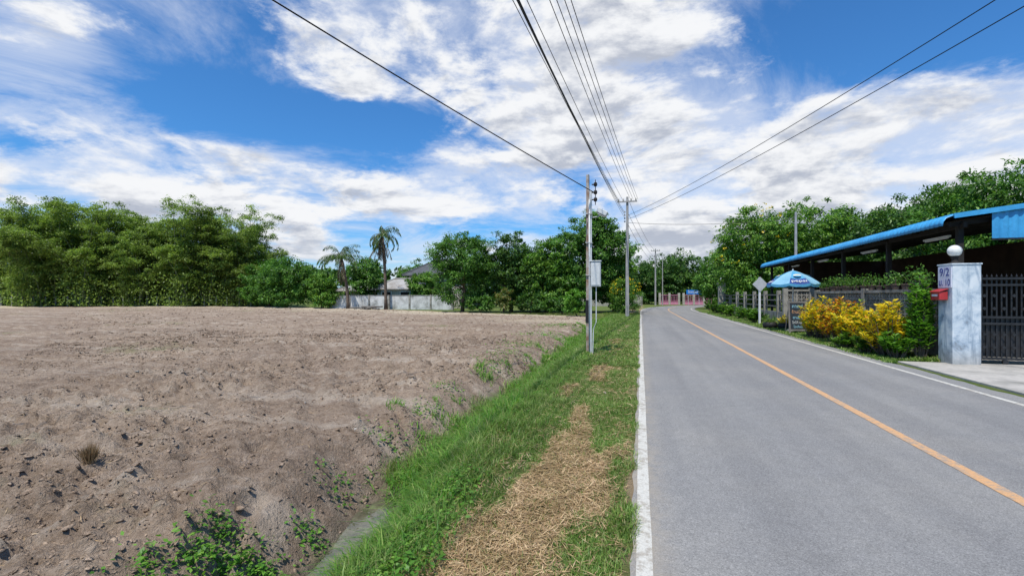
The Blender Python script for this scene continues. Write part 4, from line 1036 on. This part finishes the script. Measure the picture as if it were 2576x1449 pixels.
# chalkboard
root = thing('chalkboard_sign', (6.5, 22.8, 0), "framed chalkboard coffee menu standing on the roadside", "sign", rotz=R(6))
TL = R(6)
def bp_(xx, h_, dy=0): return (xx, (h_-.72)*math.tan(TL)+dy, h_)
M_ = Matrix.Rotation(-TL, 3, 'X')
m = MB(); m.box(bp_(0, .72), (.62, .02, 1.14), M=M_); m.obj('board', M_chalk, root)
m = MB(); m.box(bp_(-.33, .69), (.06, .045, 1.38), M=M_); m.box(bp_(.33, .69), (.06, .045, 1.38), M=M_); m.box(bp_(0, 1.32), (.6, .045, .07), M=M_); m.box(bp_(0, .13), (.6, .045, .07), M=M_)
m.obj('frame', M_frame, root)
for sx in (-.3, .3): MB().tube([(sx, .1, 1.25), (sx, .5, 0)], .018, 5).obj('rear_leg', M_frame, root)
for z, t_, sz, mt in ((1.14, "กาแฟ", .2, M_chalkc), (.90, "ร้านอิ่ม", .18, M_chalko), (.66, "ชาเย็น", .17, M_chalkc), (.45, "โกโก้ นม", .14, M_chalkw), (.27, "โอเลี้ยง", .13, M_chalkc)):
    text('chalk_lettering', t_, sz, mt, root, bp_(0, z, -.0135), (R(90)-TL, 0, 0), .95, .002)
root = thing('road_sign', (6.55, 29.6, 0), "diamond road sign seen from its bare back", "sign", rotz=R(12))
m = MB(); m.box((0, 0, 2.25), (.6, .012, .6), M=Matrix.Rotation(R(45), 3, 'Y')); m.obj('plate', M_signback, root)
m = MB(); m.box((0, .06, 1.3), (.09, .09, 2.7)); m.obj('post', M_white, root)
for i, (xx, yy) in enumerate([(-.6, 8.0), (-3.3, 4.9), (-2.35, 2.55)]):
    z = float(hgt(xx, yy)); r = np.random.default_rng(i)
    m = MB(); g = r.normal(size=(4, 4))*.01
    for a in range(3):
        for c in range(3): m.quad([(a*.016, c*.014, .02+g[a, c]), (a*.016+.016, c*.014, .02+g[a+1, c]), (a*.016+.016, c*.014+.014, .02+g[a+1, c+1]), (a*.016, c*.014+.014, .02+g[a, c+1])])
    meta(m.obj('litter_scrap', M_stone, loc=(xx, yy, z)), "crumpled white plastic scrap lying on the ground", "litter", "scraps of litter")

# ---------------------------------------------------------------- sky / light
SUN_AZ, SUN_EL = 192, 64
w = bpy.data.worlds.new("World"); SC.world = w; w.use_nodes = True
w.node_tree.nodes.clear(); k = NT(w.node_tree)
out = k.add('ShaderNodeOutputWorld'); bg = k.add('ShaderNodeBackground'); bg.inputs[1].default_value = .12
sky = k.add('ShaderNodeTexSky'); sky.sky_type = 'NISHITA'; sky.sun_disc = False
sky.sun_elevation = R(SUN_EL); sky.sun_rotation = R(SUN_AZ); sky.dust_density = .6; sky.ozone_density = 2.5; sky.air_density = 1.0
tc = k.add('ShaderNodeTexCoord'); g = tc.outputs['Generated']
nrmz = k.add('ShaderNodeVectorMath', operation='NORMALIZE'); k.l.new(g, nrmz.inputs[0])
dv = nrmz.outputs[0]
sx = k.add('ShaderNodeSeparateXYZ'); k.l.new(dv, sx.inputs[0])
X_, Y_, Z_ = sx.outputs
az = k.math('MULTIPLY', k.math('ARCTAN2', X_, Y_), 180/math.pi)
el = k.math('MULTIPLY', k.math('ARCSINE', Z_), 180/math.pi)
zc = k.math('MAXIMUM', k.math('ADD', Z_, .16), .06)
qx = k.math('DIVIDE', X_, zc); qy = k.math('DIVIDE', Y_, zc)
cb = k.add('ShaderNodeCombineXYZ'); k.l.new(qx, cb.inputs[0]); k.l.new(qy, cb.inputs[1]); q = cb.outputs[0]
zz = k.math('MULTIPLY', k.math('POWER', k.math('MAXIMUM', Z_, .001), .8), 2.4)
def cumco(off):
    c_ = k.add('ShaderNodeCombineXYZ'); k.l.new(X_, c_.inputs[0]); k.l.new(Y_, c_.inputs[1]); k.l.new(k.math('ADD', zz, off), c_.inputs[2]); return c_.outputs[0]
blobs = [(-27, 28, 13, 6, 1.1), (-36, 23.5, 5, 3, .8), (2, 30, 12, 4.0, 1.0), (-10, 25, 9, 5.5, .9), (16, 15.5, 15, 6, .85), (30, 12, 10, 5, 1.0), (4, 19, 7, 6, .6),
         (-42, 12.0, 11, 2.8, 1.15), (-17, 16.5, 6, 3.4, 1.25), (-27, 11.8, 8, 2.6, 1.0), (-61, 9.0, 8, 2.8, 1.0), (-57, 15.0, 9, 1.7, 1.0), (-49, 13.5, 5, 1.6, .8), (-60, 22, 4, 3, .9), (0, 4.5, 70, 3.2, .95), (-37, 24.5, 3, 1.5, .6), (-66, 26, 3, 2, .6),
         (-50, 20, 6, 3.4, -.8), (-31, 19.8, 8, 1.8, -1.1), (-44, 18.0, 7, 2.0, -.9), (24, 25, 11, 4.5, -1.4), (38, 24, 10, 5, -1.2), (-24, 8.0, 8, 1.1, -.8), (-60, 29, 9, 3, -.5)]
tot = None
for a0, e0, sa, se, amp in blobs:
    u = k.math('DIVIDE', k.math('SUBTRACT', az, a0), sa); v = k.math('DIVIDE', k.math('SUBTRACT', el, e0), se)
    d2 = k.math('ADD', k.math('MULTIPLY', u, u), k.math('MULTIPLY', v, v))
    gss = k.math('MULTIPLY', k.math('EXPONENT', k.math('MULTIPLY', d2, -.7)), amp)
    tot = gss if tot is None else k.math('ADD', tot, gss)
tot = k.math('MINIMUM', tot, 1.0)
nA = k.noise(cumco(0), 4.4, 12, .60, .2)
nUp = k.noise(cumco(.05), 4.4, 12, .60, .2)
nM = k.noise(cumco(5.0), 12.0, 9, .65, .2)
dens = k.math('ADD', k.math('ADD', k.math('MULTIPLY', nA, .75), k.math('MULTIPLY', nM, .25)), k.math('MULTIPLY', tot, .145))
cov = k.step(dens, .545, .675)
veil = k.math('ADD', k.noise(q, 1.1, 11, .68, .8), k.math('MULTIPLY', tot, .14))
e1 = k.math('DIVIDE', k.math('SUBTRACT', az, 14.0), 24.0); e2 = k.math('DIVIDE', k.math('SUBTRACT', el, 13.0), 9.0)
vb = k.math('EXPONENT', k.math('MULTIPLY', k.math('ADD', k.math('MULTIPLY', e1, e1), k.math('MULTIPLY', e2, e2)), -.8))
veil = k.math('ADD', veil, k.math('MULTIPLY', vb, .15))
thin = k.math('MULTIPLY', k.step(veil, .47, .76), .66)
inv = k.math('MULTIPLY', k.math('SUBTRACT', 1.0, cov), k.math('SUBTRACT', 1.0, thin))
covt = k.math('SUBTRACT', 1.0, inv)
lit = k.math('SUBTRACT', nA, nUp)
shade = k.step(k.math('ADD', k.math('ADD', lit, k.math('MULTIPLY', k.math('SUBTRACT', nM, .5), .18)), k.math('MULTIPLY', k.math('SUBTRACT', .69, dens), .6)), -.085, .075)
cc = k.mix(shade, (3.9, 4.25, 5.05), (7.7, 7.8, 8.0))
cc = k.mix(cov, (6.4, 6.85, 7.8), cc)
skyc = k.mix(1.0, sky.outputs[0], (.40, .90, 1.34), 'MULTIPLY')
col = k.mix(covt, skyc, cc)
haze = k.math('SUBTRACT', 1.0, k.step(el, -1, 8))
col = k.mix(k.math('MULTIPLY', haze, .45), col, (5.6, 6.4, 7.5))
k.l.new(col, bg.inputs[0]); k.l.new(bg.outputs[0], out.inputs[0])
sd = bpy.data.lights.new('sun', 'SUN'); sd.energy = 4.8; sd.angle = R(.5); sd.color = (1, .95, .87)
so = bpy.data.objects.new('sun', sd); COL.objects.link(so)
d = Vector((math.sin(R(SUN_AZ))*math.cos(R(SUN_EL)), math.cos(R(SUN_AZ))*math.cos(R(SUN_EL)), math.sin(R(SUN_EL))))
so.rotation_euler = d.to_track_quat('Z', 'Y').to_euler()

# ---------------------------------------------------------------- camera
cd = bpy.data.cameras.new('camera'); cam = bpy.data.objects.new('camera', cd); COL.objects.link(cam)
cd.sensor_width = 36; cd.lens = 36*1190/2576; cd.shift_y = 19.5/2576; cd.clip_end = 3000; cd.clip_start = .05
cam.location = (0, 0, 1.6); cam.rotation_euler = (R(90), 0, R(15.2))
SC.camera = cam
SC.view_settings.view_transform = 'Standard'; SC.view_settings.look = 'None'; SC.view_settings.exposure = 0
